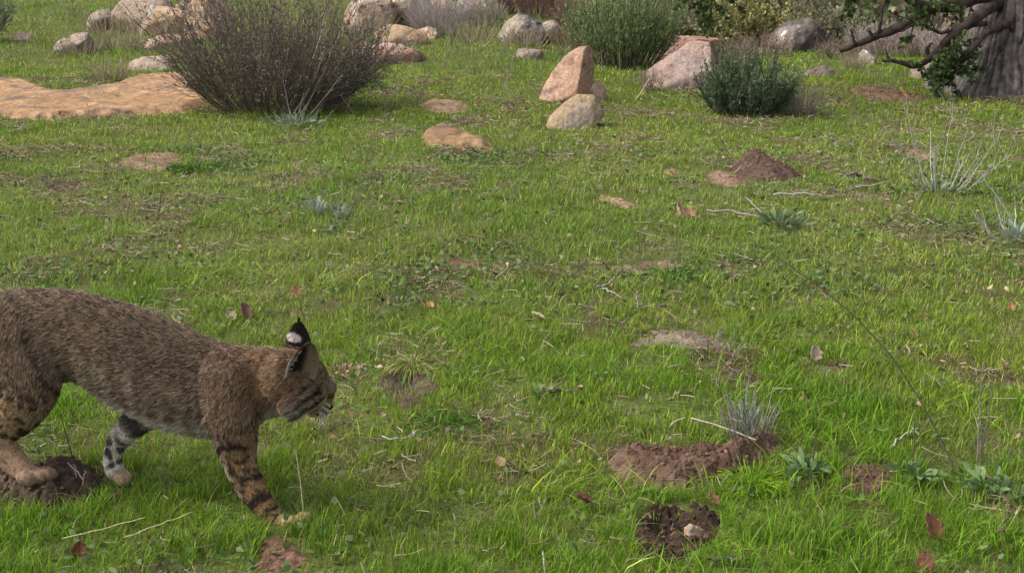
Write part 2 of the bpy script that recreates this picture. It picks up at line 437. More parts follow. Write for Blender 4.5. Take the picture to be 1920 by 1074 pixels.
# ------------------------------------------------------------------ rocks
def remesh_obj(V, Fs, voxel, smooth_it=0, smooth_f=.5):
    me = bpy.data.meshes.new('tmp'); me.from_pydata([tuple(v) for v in V], [], [tuple(f) for f in Fs]); me.update()
    ob = bpy.data.objects.new('tmp', me); COL.objects.link(ob)
    md = ob.modifiers.new('r', 'REMESH'); md.mode = 'VOXEL'; md.voxel_size = voxel
    if smooth_it:
        ms = ob.modifiers.new('s', 'SMOOTH'); ms.iterations = smooth_it; ms.factor = smooth_f
    dg = bpy.context.evaluated_depsgraph_get(); ev = ob.evaluated_get(dg)
    m2 = bpy.data.meshes.new_from_object(ev)
    n = len(m2.vertices); v = np.zeros(n*3, np.float32); m2.vertices.foreach_get('co', v); v = v.reshape(-1, 3).astype(float)
    nr = np.zeros(n*3, np.float32); m2.vertices.foreach_get('normal', nr); nr = nr.reshape(-1, 3).astype(float)
    q = [list(p.vertices) for p in m2.polygons]
    bpy.data.objects.remove(ob); bpy.data.meshes.remove(me); bpy.data.meshes.remove(m2)
    return v, nr, np.array([f for f in q if len(f) == 4]).reshape(-1, 4), np.array([f for f in q if len(f) == 3]).reshape(-1, 3)

PINK = ((.40, .235, .165), (.45, .30, .20)); TAN = ((.34, .25, .16), (.40, .28, .175)); GREY = ((.25, .205, .16), (.34, .26, .175))
ORANGE = ((.38, .24, .14), (.44, .31, .20)); RED = ((.34, .17, .12), (.40, .25, .18)); DARK = ((.17, .15, .13), (.28, .24, .2))
def rock(pix, depth, label, cols=PINK, lichen=0., seed=0, disp=.05, vox=36, under=.12, dark=.0, slant=0, cuts=None, ncut=12):
    pix = np.asarray(pix, float)
    by = pix[:, 1].max(); bx = pix[pix[:, 1] > by-3, 0].mean()
    b = gp(bx, by)
    Yp = b[1]+depth*.5
    w = np.array([P(x, y, Yp) for x, y in pix])
    w[:, 2] = np.where(pix[:, 1] > by-6, w[:, 2]-under-.08, w[:, 2])
    c = w.mean(0); c[2] = w[:, 2].min()+.1*(w[:, 2].max()-w[:, 2].min())
    rg = np.random.default_rng(seed+50)
    pts = []
    for dy, s in ((-.5, .62), (-.3, .88), (-.05, 1), (.25, .95), (.5, .62)):
        q = c+(w-c)*np.array([s, 1, s*(1-.0*dy)])
        q = q + rg.normal(size=q.shape)*depth*.03
        q[:, 1] = Yp+dy*depth + (w[:, 2]-c[2])*slant
        pts.append(q)
    pts = np.concatenate(pts)
    bm = bmesh.new()
    for p in pts: bm.verts.new(p)
    r = bmesh.ops.convex_hull(bm, input=bm.verts)
    bmesh.ops.delete(bm, geom=[e for e in r['geom_interior'] if isinstance(e, bmesh.types.BMVert)], context='VERTS')
    bmesh.ops.triangulate(bm, faces=bm.faces)
    bmesh.ops.recalc_face_normals(bm, faces=bm.faces)
    bm.verts.index_update()
    Vh = [v.co[:] for v in bm.verts]; Fh = [[v.index for v in f.verts] for f in bm.faces]; bm.free()
    size = float(np.max(pts.max(0)-pts.min(0)))
    v, nr, q4, t3 = remesh_obj(Vh, Fh, size/vox, 3)
    k = 2.4/size
    cen = v.mean(0)
    fac = np.zeros(len(v))
    cl = [(norm(np.array(c_[0], float)), c_[1]) for c_ in (cuts or [])]
    for _ in range(ncut): cl.append((norm(rg.normal(size=3)*np.array([1, 1, .8])+np.array([0, -.45, .25])), .66+.24*rg.random()))
    for nn, q_ in cl:                                    # broken planar faces
        pr = (v-cen)@nn; lim = pr.max()*q_
        ov = np.maximum(pr-lim, 0); v = v-nn[None]*(ov*.82)[:, None]
        fac = np.where(ov > 0, rg.random(), fac)
    a0, a1, h0, h1 = v.min(0), v.max(0), np.array(Vh).min(0), np.array(Vh).max(0)
    v = h0+(v-a0)/(a1-a0)*(h1-h0)
    n = fbm3(v[:, 0]*k, v[:, 1]*k, v[:, 2]*k, seed, 3)
    rid = np.abs(noise3(v[:, 0]*k*1.7, v[:, 1]*k*1.7, v[:, 2]*k*1.7, seed+5))
    n3 = fbm3(v[:, 0]*k*6, v[:, 1]*k*6, v[:, 2]*k*6, seed+9, 3)
    v = v + nr*size*(disp*.55*n - disp*.5*(1-sstep(0, .05, rid))*sstep(-.2, .2, n) + disp*.30*n3)[:, None]
    cn = fbm3(v[:, 0]*k*1.3, v[:, 1]*k*1.3, v[:, 2]*k*1.3, seed+2, 4)
    col = mixc(cols[0], cols[1], sstep(-.3, .35, cn))
    col = mixc(col, np.array(cols[0])*.45, (1-sstep(.0, .045, rid))*.55*sstep(-.1, .3, n))
    st = fbm3(v[:, 0]*k*3, v[:, 1]*k*3, v[:, 2]*k*1.2, seed+31, 4)
    col = mixc(col, (.30, .26, .235), sstep(.15, .5, st)*.5)
    col = mixc(col, np.array((.27, .235, .215)), (fac > .62)*.45); col = col*(.86+.25*((fac*7.3) % 1))[:, None]
    if lichen > 0:
        ln = fbm3(v[:, 0]*k*4.5, v[:, 1]*k*4.5, v[:, 2]*k*4.5, seed+41, 4)
        col = mixc(col, (.55, .54, .47), sstep(.42-lichen*.5, .5-lichen*.5, ln))
        col = mixc(col, (.07, .06, .055), sstep(.40-lichen*.5, .47-lichen*.5, -ln))
    dk = fbm3(v[:, 0]*k*2.2, v[:, 1]*k*2.2, v[:, 2]*k*3.5, seed+71, 5); col = mixc(col, np.array((.13, .095, .075)), sstep(.12, .5, dk)*.6)*.88
    if dark: col = mixc(col, (.09, .075, .065), sstep(.25-dark, .5-dark, fbm3(v[:, 0]*k*2, v[:, 1]*k*2, v[:, 2]*k*2, seed+61, 4)))
    o = link_mesh('rock', v, [q4, t3], M_ROCK, origin=b, col=col)
    tag(o, label, 'rock')
    pl = w[:, :2]; x0, x1 = w[:, 0].min(), w[:, 0].max()
    MASKS.append((np.array([(x0, Yp-depth*.42), (x1, Yp-depth*.42), (x1, Yp+depth*.45), (x0, Yp+depth*.45)]), 0.0))
    return o
rock([(998, 193), (1012, 165), (1030, 138), (1055, 103), (1076, 87), (1093, 90), (1106, 112), (1114, 140), (1112, 165), (1090, 178), (1050, 194)], .42, 'tall leaning pink-orange rock, biggest of the pile of three', PINK, 0, 1, .05, cuts=[((.85, -.5, .05), .48), ((-.55, -.75, .35), .62), ((-.2, -.9, -.2), .7)], ncut=2)
rock([(1096, 180), (1097, 160), (1112, 152), (1128, 155), (1140, 172), (1138, 188), (1110, 190)], .22, 'small round pinkish rock wedged between the leaning rock and the tan one', PINK, 0, 2, .04, ncut=4)
rock([(1014, 244), (1030, 218), (1055, 192), (1085, 180), (1112, 181), (1130, 197), (1134, 216), (1110, 228), (1060, 243)], .42, 'smooth tan dome-shaped rock, front one of the pile of three', ((.33, .235, .145), (.38, .28, .17)), 0, 3, .03, ncut=3)
rock([(1212, 165), (1222, 138), (1255, 112), (1290, 85), (1330, 80), (1345, 110), (1340, 150), (1300, 170), (1250, 170)], .7, 'pinkish grey boulder with a cracked face, behind the dark green shrub', ((.34, .235, .21), (.38, .26, .20)), 0, 4, .06)
rock([(1205, 120), (1225, 92), (1262, 70), (1310, 66), (1350, 74), (1352, 110), (1300, 124)], .7, 'rust-red slab leaning behind the pinkish grey boulder', RED, 0, 5, .05)
rock([(214, 50), (214, 18), (235, 0), (270, -10), (320, -6), (340, 15), (335, 50), (290, 58), (240, 58)], .9, 'large rounded grey-tan speckled boulder at the top left', ((.32, .24, .19), (.37, .28, .21)), .06, 6, .04)
rock([(160, 57), (168, 36), (186, 20), (202, 18), (212, 34), (208, 58)], .5, 'narrow pale grey rock standing left of the large rounded boulder', GREY, .08, 7, .04, ncut=5)
rock([(268, 62), (285, 38), (310, 22), (345, 15), (375, 30), (380, 62), (320, 66)], .6, 'orange-tan slanting rock leaning on the large rounded boulder', ORANGE, 0, 8, .05)
rock([(345, 75), (350, 20), (385, -5), (420, -2), (440, 30), (435, 75)], .8, 'pink boulder seen through the left of the twiggy shrub', PINK, 0, 9, .05)
rock([(90, 98), (110, 84), (130, 70), (150, 64), (170, 70), (178, 98), (140, 102)], .6, 'low grey-capped rock in the grass below the narrow pale rock', GREY, .05, 10, .06)
rock([(262, 90), (280, 72), (310, 66), (350, 66), (362, 90), (310, 94)], .5, 'low flat pinkish rock left of the twiggy shrub', PINK, 0, 11, .05)
rock([(232, 132), (250, 118), (280, 106), (320, 104), (330, 118), (280, 130)], .4, 'thin tan rib of rock just above the bedrock slab', TAN, 0, 12, .05)
rock([(640, 66), (640, 20), (660, -4), (690, -12), (730, -6), (745, 30), (735, 68)], .9, 'steep tan and grey lichen-streaked boulder right behind the twiggy shrub', ORANGE, .14, 13, .06)
rock([(722, 60), (728, 10), (750, -10), (800, -14), (815, 20), (808, 58)], .9, 'dark lichen-marked boulder behind the dry grey brush at top', GREY, .16, 14, .07, dark=.2)
rock([(695, 82), (705, 62), (730, 49), (770, 50), (800, 64), (806, 84), (750, 88)], .6, 'flat-topped tan boulder below the lichen-marked boulders', ORANGE, 0, 15, .05)
rock([(672, 118), (690, 92), (720, 82), (770, 86), (795, 104), (780, 118), (720, 122)], .5, 'reddish low rock with a dark crown, at the right edge of the twiggy shrub', RED, 0, 16, .06)
rock([(930, 70), (945, 40), (975, 25), (1000, 30), (1025, 50), (1034, 78), (990, 82)], .7, 'lichen-crusted grey-tan boulder above the centre of the meadow', GREY, .18, 17, .07, dark=.12)
rock([(955, 108), (962, 96), (990, 92), (1020, 96), (1024, 108), (990, 111)], .5, 'low flat brown rock below the lichen-crusted boulder', ((.26, .2, .16), (.32, .25, .2)), 0, 18, .06)
rock([(1442, 94), (1452, 64), (1485, 42), (1520, 38), (1550, 60), (1560, 94), (1500, 100)], .8, 'dark boulder with yellow and white lichen, beyond the dark green shrub', ((.15, .12, .10), (.24, .19, .15)), .12, 19, .08, dark=.3)
rock([(1602, 124), (1606, 106), (1620, 94), (1638, 104), (1645, 124)], .4, 'small lichen-white stone where the oak limb meets the grass', GREY, .22, 20, .06)
rock([(1704, 148), (1712, 128), (1735, 118), (1758, 126), (1762, 150)], .5, 'pale rounded rock under the oak limbs', GREY, .05, 21, .05)
rock([(1768, 163), (1785, 148), (1815, 138), (1835, 146), (1830, 168)], .4, 'slanting pale rock at the foot of the oak trunk', TAN, .05, 22, .05)
rock([(1502, 144), (1512, 130), (1545, 125), (1572, 134), (1572, 145)], .4, 'low brown stone in the grass right of the dark green shrub', ((.24, .18, .15), (.3, .24, .19)), 0, 23, .06)
rock([(1268, 60), (1275, 40), (1300, 34), (1325, 42), (1330, 62)], .5, 'grey brown stone under the hanging dark oak leaves', ((.24, .19, .17), (.3, .24, .2)), .08, 24, .06)
rock([(845, 20), (860, -4), (900, -12), (925, 0), (930, 24)], .9, 'tan boulder behind the dry grey brush, cut by the top edge', TAN, .05, 25, .06)
rock([(1290, 1000), (1283, 990), (1300, 984), (1330, 986), (1338, 996), (1320, 1008)], .03, 'small pale brown stone sitting inside the dark dug hollow', TAN, 0, 26, .05, under=.01)
rock([(800, 22), (812, 4), (840, -2), (850, 24)], .5, 'small pinkish stone among the dry grey brush', PINK, 0, 27, .05)


rock([(5, 76), (15, 66), (35, 62), (58, 68), (62, 77)], .4, 'low flat tan stone in the grass at the far left, below the cut-off shrub', TAN, 0, 31, .05)
rock([(640, 112), (650, 88), (672, 72), (690, 84), (694, 112)], .5, 'orange-tan boulder half hidden by the right side of the twiggy shrub', ORANGE, .05, 32, .06)
rock([(318, 34), (330, 12), (352, 2), (372, 14), (378, 36)], .5, 'pinkish boulder peeping over the orange-tan slanting rock', PINK, .05, 33, .06)
rock([(1010, 60), (1018, 44), (1040, 38), (1056, 50), (1058, 62)], .4, 'small grey-brown stone to the right behind the lichen-crusted boulder', GREY, .1, 34, .06)
rock([(770, 72), (778, 58), (800, 50), (826, 60), (830, 74)], .4, 'small tan stone right of the flat-topped tan boulder', TAN, .05, 35, .06)
# ------------------------------------------------------------------ the bobcat
def Ymid(px): return 3.375 - 0.00034*(px-40)
AX = norm(np.array([P(540, 680, Ymid(540))[0]-P(40, 680, Ymid(40))[0], Ymid(540)-Ymid(40), 0.]))
LAT = np.array([AX[1], -AX[0], 0.])                       # towards the near flank
def cp(px, py, off): return P(px, py, Ymid(px)-off)
CV = []; CF = []; CN = [0]; SK = []                        # lofted pieces and the skeleton samples (pos, tangent, radius, region, t)
def cat_add(V, Fl):
    CV.append(V); CF.extend([[i+CN[0] for i in f] for f in Fl]); CN[0] += len(V)
def catmull(A, n):
    A = np.asarray(A, float); m = len(A); out = []
    for k in range(m-1):
        p0 = A[max(k-1, 0)]; p1 = A[k]; p2 = A[k+1]; p3 = A[min(k+2, m-1)]
        for q in range(n):
            t = q/n
            out.append(.5*((2*p1)+(-p0+p2)*t+(2*p0-5*p1+4*p2-p3)*t*t+(-p0+3*p1-3*p2+p3)*t**3))
    out.append(A[-1]); return np.array(out)
def loft(st, region, n=6, sides=20, lat=LAT):
    """st: (position, in-plane radius, lateral radius)"""
    A = np.array([list(p)+[a, b] for p, a, b in st])
    D = catmull(A, n); pos = D[:, :3]; ra = np.maximum(D[:, 3], .004); rb = np.maximum(D[:, 4], .004)
    tan = norm(np.gradient(pos, axis=0))
    l = norm(lat[None]-tan*(tan@lat)[:, None]); up = np.cross(l, tan)
    up = np.where((up[:, 2:3] < 0) & (np.abs(tan[:, 2:3]) < .7), -up, up)
    K = len(D); tt = np.linspace(0, 1, K)
    for k in range(K): SK.append((pos[k], tan[k], max(ra[k], rb[k])*.5+min(ra[k], rb[k])*.5, region, tt[k]))
    # rounded ends
    P0 = []; Rr = []
    for s_ in (.3, .7, .93): P0.append((pos[0]-tan[0]*min(ra[0], rb[0])*math.sqrt(1-s_*s_), ra[0]*s_, rb[0]*s_, l[0], up[0]))
    for k in range(K): P0.append((pos[k], ra[k], rb[k], l[k], up[k]))
    for s_ in (.93, .7, .3): P0.append((pos[-1]+tan[-1]*min(ra[-1], rb[-1])*math.sqrt(1-s_*s_), ra[-1]*s_, rb[-1]*s_, l[-1], up[-1]))
    ang = np.arange(sides)/sides*2*math.pi; V = []
    for p, a, b, ll, uu in P0:
        V.append(p+a*np.cos(ang)[:, None]*uu+b*np.sin(ang)[:, None]*ll)
    V = np.concatenate(V); M = len(P0); Fl = []
    for k in range(M-1):
        for s_ in range(sides):
            s2 = (s_+1) % sides; Fl.append([k*sides+s_, k*sides+s2, (k+1)*sides+s2, (k+1)*sides+s_])
    Fl.append(list(range(sides))[::-1]); Fl.append([(M-1)*sides+s_ for s_ in range(sides)])
    cat_add(V, Fl)
def ellip(c, axs, region=None, t=0, tan=None, n=12):
    """axs: three axis vectors scaled by their radii"""
    V = [c+axs[2]]; 
    for i_ in range(1, n):
        th = math.pi*i_/n
        for j in range(2*n):
            ph = math.pi*j/n
            V.append(c+axs[0]*math.sin(th)*math.cos(ph)+axs[1]*math.sin(th)*math.sin(ph)+axs[2]*math.cos(th))
    V.append(c-axs[2]); m = 2*n; Fl = []
    for j in range(m): Fl.append([0, 1+j, 1+(j+1) % m])
    for i_ in range(n-2):
        for j in range(m):
            j2 = (j+1) % m; Fl.append([1+i_*m+j, 1+(i_+1)*m+j, 1+(i_+1)*m+j2, 1+i_*m+j2])
    b0 = 1+(n-2)*m; L_ = len(V)-1
    for j in range(m): Fl.append([b0+j, L_, b0+(j+1) % m])
    cat_add(np.array(V), Fl)
    if region is not None:
        SK.append((c, tan, float(np.mean([np.linalg.norm(a) for a in axs])), region, t))
FUR = .007
def stn(px, py, hw, latr, off=0.0):
    p = cp(px, py, off); return (p, hw/pxs(p)-FUR*.6, latr)
def tb(px, top, bot, latr, off=0.0): return stn(px, (top+bot)/2, (bot-top)/2, latr, off)
# trunk and neck (region 0)
loft([tb(-72, 590, 705, .05), tb(-40, 560, 728, .078), tb(0, 547, 740, .088), tb(50, 537, 738, .090), tb(100, 536, 722, .086), tb(150, 541, 722, .082), tb(200, 553, 746, .083),
      tb(250, 568, 778, .086), tb(300, 593, 803, .086), tb(350, 614, 820, .082), tb(400, 628, 822, .078), tb(440, 638, 810, .072), tb(480, 645, 790, .066), tb(515, 648, 780, .060), tb(548, 654, 772, .054)], 0)
# shoulder blades and haunch masses
def blob(px, py, off, rx, rz, ry, rot=0, region=None, t=0, tan=None):
    c = cp(px, py, off); ca, sa = math.cos(rot), math.sin(rot); up = np.array([0, 0, 1.])
    ellip(c, (AX*ca*rx+up*sa*rx, LAT*ry, up*ca*rz-AX*sa*rz), region, t, tan)
blob(415, 712, .050, .060, .088, .036, -.1)
blob(415, 712, -.050, .060, .088, .036, -.1)
blob(38, 650, .062, .100, .120, .046, .25)
blob(30, 640, -.055, .095, .125, .045, .1)
# near front leg (1)
NF = [stn(425, 700, 58, .045, .055), stn(430, 755, 57, .046, .062), stn(437, 800, 51, .044, .068), stn(442, 832, 44, .038, .070), stn(450, 868, 36, .031, .072),
      stn(466, 905, 33, .028, .074), stn(487, 938, 29, .025, .076), stn(507, 962, 24, .024, .078), stn(526, 974, 18, .026, .080), stn(548, 979, 13, .027, .080)]
loft(NF, 1)
# far front leg (2), lifted, seen behind the chest
FFo = -.055
loft([stn(385, 690, 50, .040, FFo), stn(355, 735, 40, .036, FFo), stn(312, 764, 34, .032, FFo), stn(266, 783, 31, .030, FFo), stn(232, 812, 26, .027, FFo), stn(216, 838, 21, .024, FFo),
      stn(211, 862, 20, .023, FFo), stn(215, 880, 21, .027, FFo), stn(224, 890, 15, .027, FFo)], 2)
# near hind leg (3)
NHo = .070
loft([stn(25, 620, 85, .045, .055), stn(38, 670, 82, .050, .062), stn(55, 712, 68, .048, .068), stn(50, 748, 52, .042, NHo), stn(25, 780, 44, .036, NHo), stn(0, 802, 38, .030, NHo),
      stn(0, 824, 36, .026, NHo), stn(12, 848, 34, .026, NHo), stn(32, 870, 29, .028, NHo), stn(52, 885, 22, .031, NHo), stn(68, 893, 15, .031, NHo)], 3)
# far hind leg (4), stretched back
loft([stn(10, 620, 80, .045, -.055), stn(-5, 675, 72, .045, -.062), stn(-25, 720, 55, .040, -.065), stn(-60, 755, 40, .032, -.065), stn(-100, 778, 28, .025, -.065), stn(-128, 795, 23, .022, -.065),
      stn(-122, 820, 20, .021, -.065), stn(-108, 848, 20, .022, -.065), stn(-92, 868, 18, .026, -.065), stn(-74, 876, 13, .027, -.065)], 4)
# tail stub (6)
loft([stn(-60, 590, 22, .032, 0), stn(-95, 610, 17, .024, 0), stn(-122, 645, 15, .022, 0), stn(-134, 685, 13, .019, 0)], 6)
# toes: four small ones per paw
def toes(px, py, off, dirx, s=.0125, pitch=0., spread=.0145, region=1, sw=0.):
    c0 = cp(px, py, off); d = norm(AX*math.cos(pitch)-np.array([0, 0, 1.])*math.sin(pitch)); up = np.cross(d, LAT); up = up*(1 if up[2] > 0 else -1)
    for k in range(4):
        q = (k-1.5)
        c = c0+norm(LAT-AX*sw)*q*spread+d*(.012-.006*abs(q))*dirx
        ellip(c, (d*s*1.7, LAT*s*.62, up*s*1.15), region, 1.0, d, 8)
toes(556, 974, .080, 1, .0150, .05, .0175, sw=.5)
toes(229, 893, FFo, 1, .0130, .9, region=2)
toes(68, 892, NHo, 1, .0195, .1, .0215, region=3, sw=.75)
toes(-62, 878, -.065, 1, .0125, .1, region=4)
# head (5)
YAW, HP = math.radians(30), math.radians(40)
HF = np.array([math.cos(YAW)*math.cos(HP), math.sin(YAW)*math.cos(HP), -math.sin(HP)])
HR = np.array([math.sin(YAW), -math.cos(YAW), 0.])         # towards the near side of the head
HU = np.cross(HR, HF); HU = HU if HU[2] > 0 else -HU
HC = P(570, 713, Ymid(576)-.01)
HS = 1.22
def hp(f, r, u): return HC+(HF*f+HR*r+HU*u)*HS
def hell(f, r, u, rf, rr, ru, tilt=0):
    ct, st_ = math.cos(tilt), math.sin(tilt)
    ellip(hp(f, r, u), ((HF*ct+HU*st_)*rf*HS, HR*rr*HS, (HU*ct-HF*st_)*ru*HS), 5, 0, -HF)
hell(-.005, 0, .004, .062, .052, .052)
for r_ in (-1, 1):
    hell(.004, r_*.036, -.022, .044, .028, .040)
    hell(.045, r_*.024, .018, .024, .017, .018)
    hell(.028, r_*.034, -.012, .028, .018, .022)
    hell(-.008, r_*.042, -.048, .034, .020, .036)
    hell(.066, r_*.014, -.030, .024, .018, .019)
hell(.050, 0, .004, .040, .019, .024, -.25)
hell(.068, 0, -.024, .026, .020, .022)
hell(.060, 0, -.046, .022, .017, .014)
hell(-.045, 0, -.012, .055, .050, .058)
hell(.020, 0, -.042, .045, .028, .022)
VV = np.concatenate(CV)
bv, bn, bq, bt = remesh_obj(VV, CF, .0048, 6, .5)
# ---- skeleton lookup
SKp = np.array([s_[0] for s_ in SK]); SKt = np.array([s_[1] for s_ in SK]); SKr = np.array([s_[2] for s_ in SK]); SKg = np.array([s_[3] for s_ in SK]); SKu = np.array([s_[4] for s_ in SK])
def lookup(X):
    out = np.zeros(len(X), int)
    for a in range(0, len(X), 20000):
        d = np.linalg.norm(X[a:a+20000, None]-SKp[None], axis=2)/SKr[None]
        d = d + np.where(SKg == 5, -.12, 0)[None]
        out[a:a+20000] = d.argmin(1)
    return out
def pixrow(X):                                             # body coordinates: along (m from the chest), height, side
    r = X-cp(400, 700, 0); return r@AX, r[:, 2], r@LAT
def cells(x, y, z, s, seed):
    """distance to the nearest jittered lattice point, in cell units"""
    x = x+.011*noise3(x*34, y*34, z*34, seed+9); z = z+.011*noise3(x*34+9, y*34, z*34, seed+10)
    x, y, z = x/s, y/s, z/s; best = np.full(x.shape, 9.)
    fx, fy, fz = np.floor(x), np.floor(y), np.floor(z)
    for i_ in (-1, 0, 1):
        for j in (-1, 0, 1):
            for k in (-1, 0, 1):
                cx, cy, cz = fx+i_, fy+j, fz+k
                px_ = cx+.2+.6*_hash(cx, cy, cz, seed); py_ = cy+.2+.6*_hash(cx, cy, cz, seed+1); pz_ = cz+.2+.6*_hash(cx, cy, cz, seed+2)
                best = np.minimum(best, np.sqrt((x-px_)**2+(y-py_)**2+(z-pz_)**2))
    return best
def gauss(a, b, x, y, ca, cb):
    return np.exp(-((x-a)/ca)**2-((y-b)/cb)**2)
def coat(X, N):
    """colour, hair length and hair direction of the coat at surface points"""
    k = lookup(X); reg = SKg[k]; hh = (X-HC)/HS; nb = (reg == 5) & (hh@HF < -.035)
    if nb.any():
        m0 = np.where(SKg == 0)[0]; dd = np.linalg.norm(X[nb][:, None]-SKp[m0][None], axis=2); k[nb] = m0[dd.argmin(1)]; reg = SKg[k]; t = SKu[k]; tan = SKt[k]
    al, hz, sd = pixrow(X)
    # height of the point on the trunk section (-1 belly .. 1 back)
    rel = ((X-SKp[k])[:, 2])/SKr[k]
    n1 = fbm3(X[:, 0]*14, X[:, 1]*14, X[:, 2]*14, 3, 3)
    n2 = fbm3(X[:, 0]*45, X[:, 1]*45, X[:, 2]*45, 8, 2)
    back = np.array((.105, .065, .043)); flank = np.array((.185, .118, .080)); rufous = np.array((.215, .115, .048)); white = np.array((.62, .57, .50)); black = np.array((.022, .017, .015)); tanc = np.array((.26, .150, .070))
    c = mixc(back, flank, sstep(.75, -.35, rel+n1*.3))
    c = mixc(c, (.23, .145, .08), .30*sstep(.05, .5, fbm3(X[:, 0]*6, X[:, 1]*6, X[:, 2]*6, 12, 2)))
    c = mixc(c, np.array((.10, .068, .045)), .75*sstep(.55, .95, rel))
    wb = sstep(-.66, -1.0, rel+n1*.2)*sstep(-.42, -.30, al)
    sk = noise3(al*55, sd*30, hz*9, 131)+.5*noise3(al*110, sd*60, hz*20, 132)
    c = c*(1-.34*sstep(-.1, .6, sk)*sstep(.55, -.1, rel)*(reg == 0))[:, None]; c = mixc(c, (.34, .26, .185), .7*sstep(.0, .6, -sk)*sstep(.45, -.4, rel)*(reg == 0))
    c = mixc(c, (.50, .43, .35), wb*(reg == 0))
    spots0 = cells(X[:, 0], X[:, 1], X[:, 2], .030, 71)
    c = mixc(c, black*2.2, (reg == 0)*.45*sstep(.36, .2, spots0)*sstep(-.2, -.6, rel))
    L = np.where((rel < -.5) & (al > -.36), .026, np.where(rel < .35, .018, .0135))+0*rel
    # neck
    nk = sstep(.03, .20, al+n1*.04)*(reg == 0)
    c = mixc(c, rufous, nk*.60*sstep(-.9, -.3, rel))
    # tangent flow: towards the tail, then down the flank
    down = np.array([0, 0, -1.])
    c = mixc(c, (.17, .095, .052), (reg == 1)*.45)
    flow = -tan*1.0+down*(.35+.35*sstep(.3, -.6, rel))[:, None]
    # near front leg, far front leg
    for g in (1, 2):
        m = (reg == g)
        if not m.any(): continue
        tm = sstep(.12, .42, t)
        base = mixc(c, tanc, tm)
        if g == 2: base = mixc(mixc(c, (.25, .18, .12), .7), (.60, .53, .46), sstep(.28, .42, t))
        else: base = mixc(base, (.50, .42, .33), .7*tm*sstep(.35, .9, (X-SKp[k])@AX/SKr[k]*-1))
        ph = t*(62 if g == 1 else 17)+n1*4.2+((X-SKp[k])@AX)/SKr[k]*(.5)
        bar = sstep(.05, .45, np.sin(ph))*sstep(-.12, .14, fbm3(X[:, 0]*24, X[:, 1]*24, X[:, 2]*24, 88, 2)+.12)
        sp = sstep(.48, .34, cells(X[:, 0], X[:, 1], X[:, 2]*1.5, .030, 19))
        pat = np.maximum(bar, sp*.8)*sstep(.12, .28, t)*(1-sstep(.88, .93, t))
        if g == 2:
            pat = np.maximum(gauss(.40, 0, t, 0*t, .052, 1), sstep(.52, .40, cells(X[:, 0], X[:, 1], X[:, 2], .034, 31))*sstep(.48, .53, t)*(1-sstep(.78, .86, t)))
            pat = np.clip(pat*1.5, 0, 1)
        base = mixc(base, black, pat*.92)
        base = mixc(base, (.36, .235, .13) if g == 1 else (.42, .30, .18), sstep(.84, .92, t))
        c = np.where(m[:, None], base, c)
        L = np.where(m, np.interp(t, [0, .3, .55, .9, 1], [.014, .013, .010, .007, .005]), L)
        flow = np.where(m[:, None], tan+np.where(t < .25, -.5, 0)[:, None]*AX, flow)
    for g in (3, 4):
        m = (reg == g)
        tm = sstep(.10, .42, t)
        base = mixc(c, (.27, .175, .085), tm)
        base = mixc(base, (.33, .215, .135), sstep(.50, .64, t)); base = mixc(base, (.14, .085, .05), .6*sstep(-.05, .35, n2+.5*n1)*sstep(.48, .58, t)*(1-sstep(.8, .95, t))); base = base*(1-.35*sstep(.1, .5, n1)*sstep(.5, .6, t))[:, None]; base = mixc(base, (.10, .065, .045), .6*sstep(.985, .999, t)*(n2 > -.2))
        sp = sstep(.50, .36, cells(X[:, 0], X[:, 1]*.8, X[:, 2]*1.3, .034, 46))*sstep(.10, .28, t)*(1-sstep(.50, .56, t))
        front = sstep(.55, .9, ((X-SKp[k])@AX)/SKr[k])*sstep(.25, .4, t)*(1-sstep(.48, .58, t))
        base = mixc(base, black, np.clip(np.maximum(sp*.9, front*.55*sstep(-.1, .3, n1)), 0, 1))
        base = mixc(base, tanc*.85, .6*sstep(.9, 1., t)*(n1 > .1))
        c = np.where(m[:, None], base, c)
        L = np.where(m, np.interp(t, [0, .3, .5, .65, 1], [.014, .013, .010, .007, .005]), L)
        flow = np.where(m[:, None], tan+np.where(t < .35, -.35, 0)[:, None]*AX, flow)
    # near flank: dark guard hairs plus the groin fold's shade, painted into the coat
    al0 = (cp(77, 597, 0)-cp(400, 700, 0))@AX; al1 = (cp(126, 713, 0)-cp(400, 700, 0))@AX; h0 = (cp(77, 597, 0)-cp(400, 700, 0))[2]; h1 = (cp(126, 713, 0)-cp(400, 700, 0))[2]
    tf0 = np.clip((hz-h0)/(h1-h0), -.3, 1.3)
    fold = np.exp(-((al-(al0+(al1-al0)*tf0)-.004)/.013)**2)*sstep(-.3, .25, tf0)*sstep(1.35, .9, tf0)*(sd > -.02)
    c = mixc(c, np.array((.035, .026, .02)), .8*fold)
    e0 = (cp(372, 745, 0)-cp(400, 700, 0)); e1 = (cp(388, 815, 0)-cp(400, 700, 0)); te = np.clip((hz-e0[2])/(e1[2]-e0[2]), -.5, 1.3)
    c = mixc(c, (.045, .032, .024), .7*np.exp(-((al-(e0@AX+(e1@AX-e0@AX)*te))/.011)**2)*sstep(-.5, .1, te)*sstep(1.3, 1., te)*(sd > 0))  # shade of the crease behind the near elbow, painted into the fur colour
    m = (reg == 6)
    c = np.where(m[:, None], mixc((.26, .20, .14), black, sstep(.75, .85, t)), c); flow = np.where(m[:, None], tan, flow); L = np.where(m, .018, L)
    # head
    m = (reg == 5)
    h = (X-HC)/HS; f, r, u = h@HF, np.abs(h@HR), h@HU
    hb = mixc((.160, .105, .066), (.235, .130, .060), sstep(.0, -.05, f)*sstep(.05, -.02, u))
    hb = mixc(hb, (.30, .21, .13), sstep(.03, .07, f)*sstep(-.01, .02, u)*.6)
    q = u+.34*(f+.02)
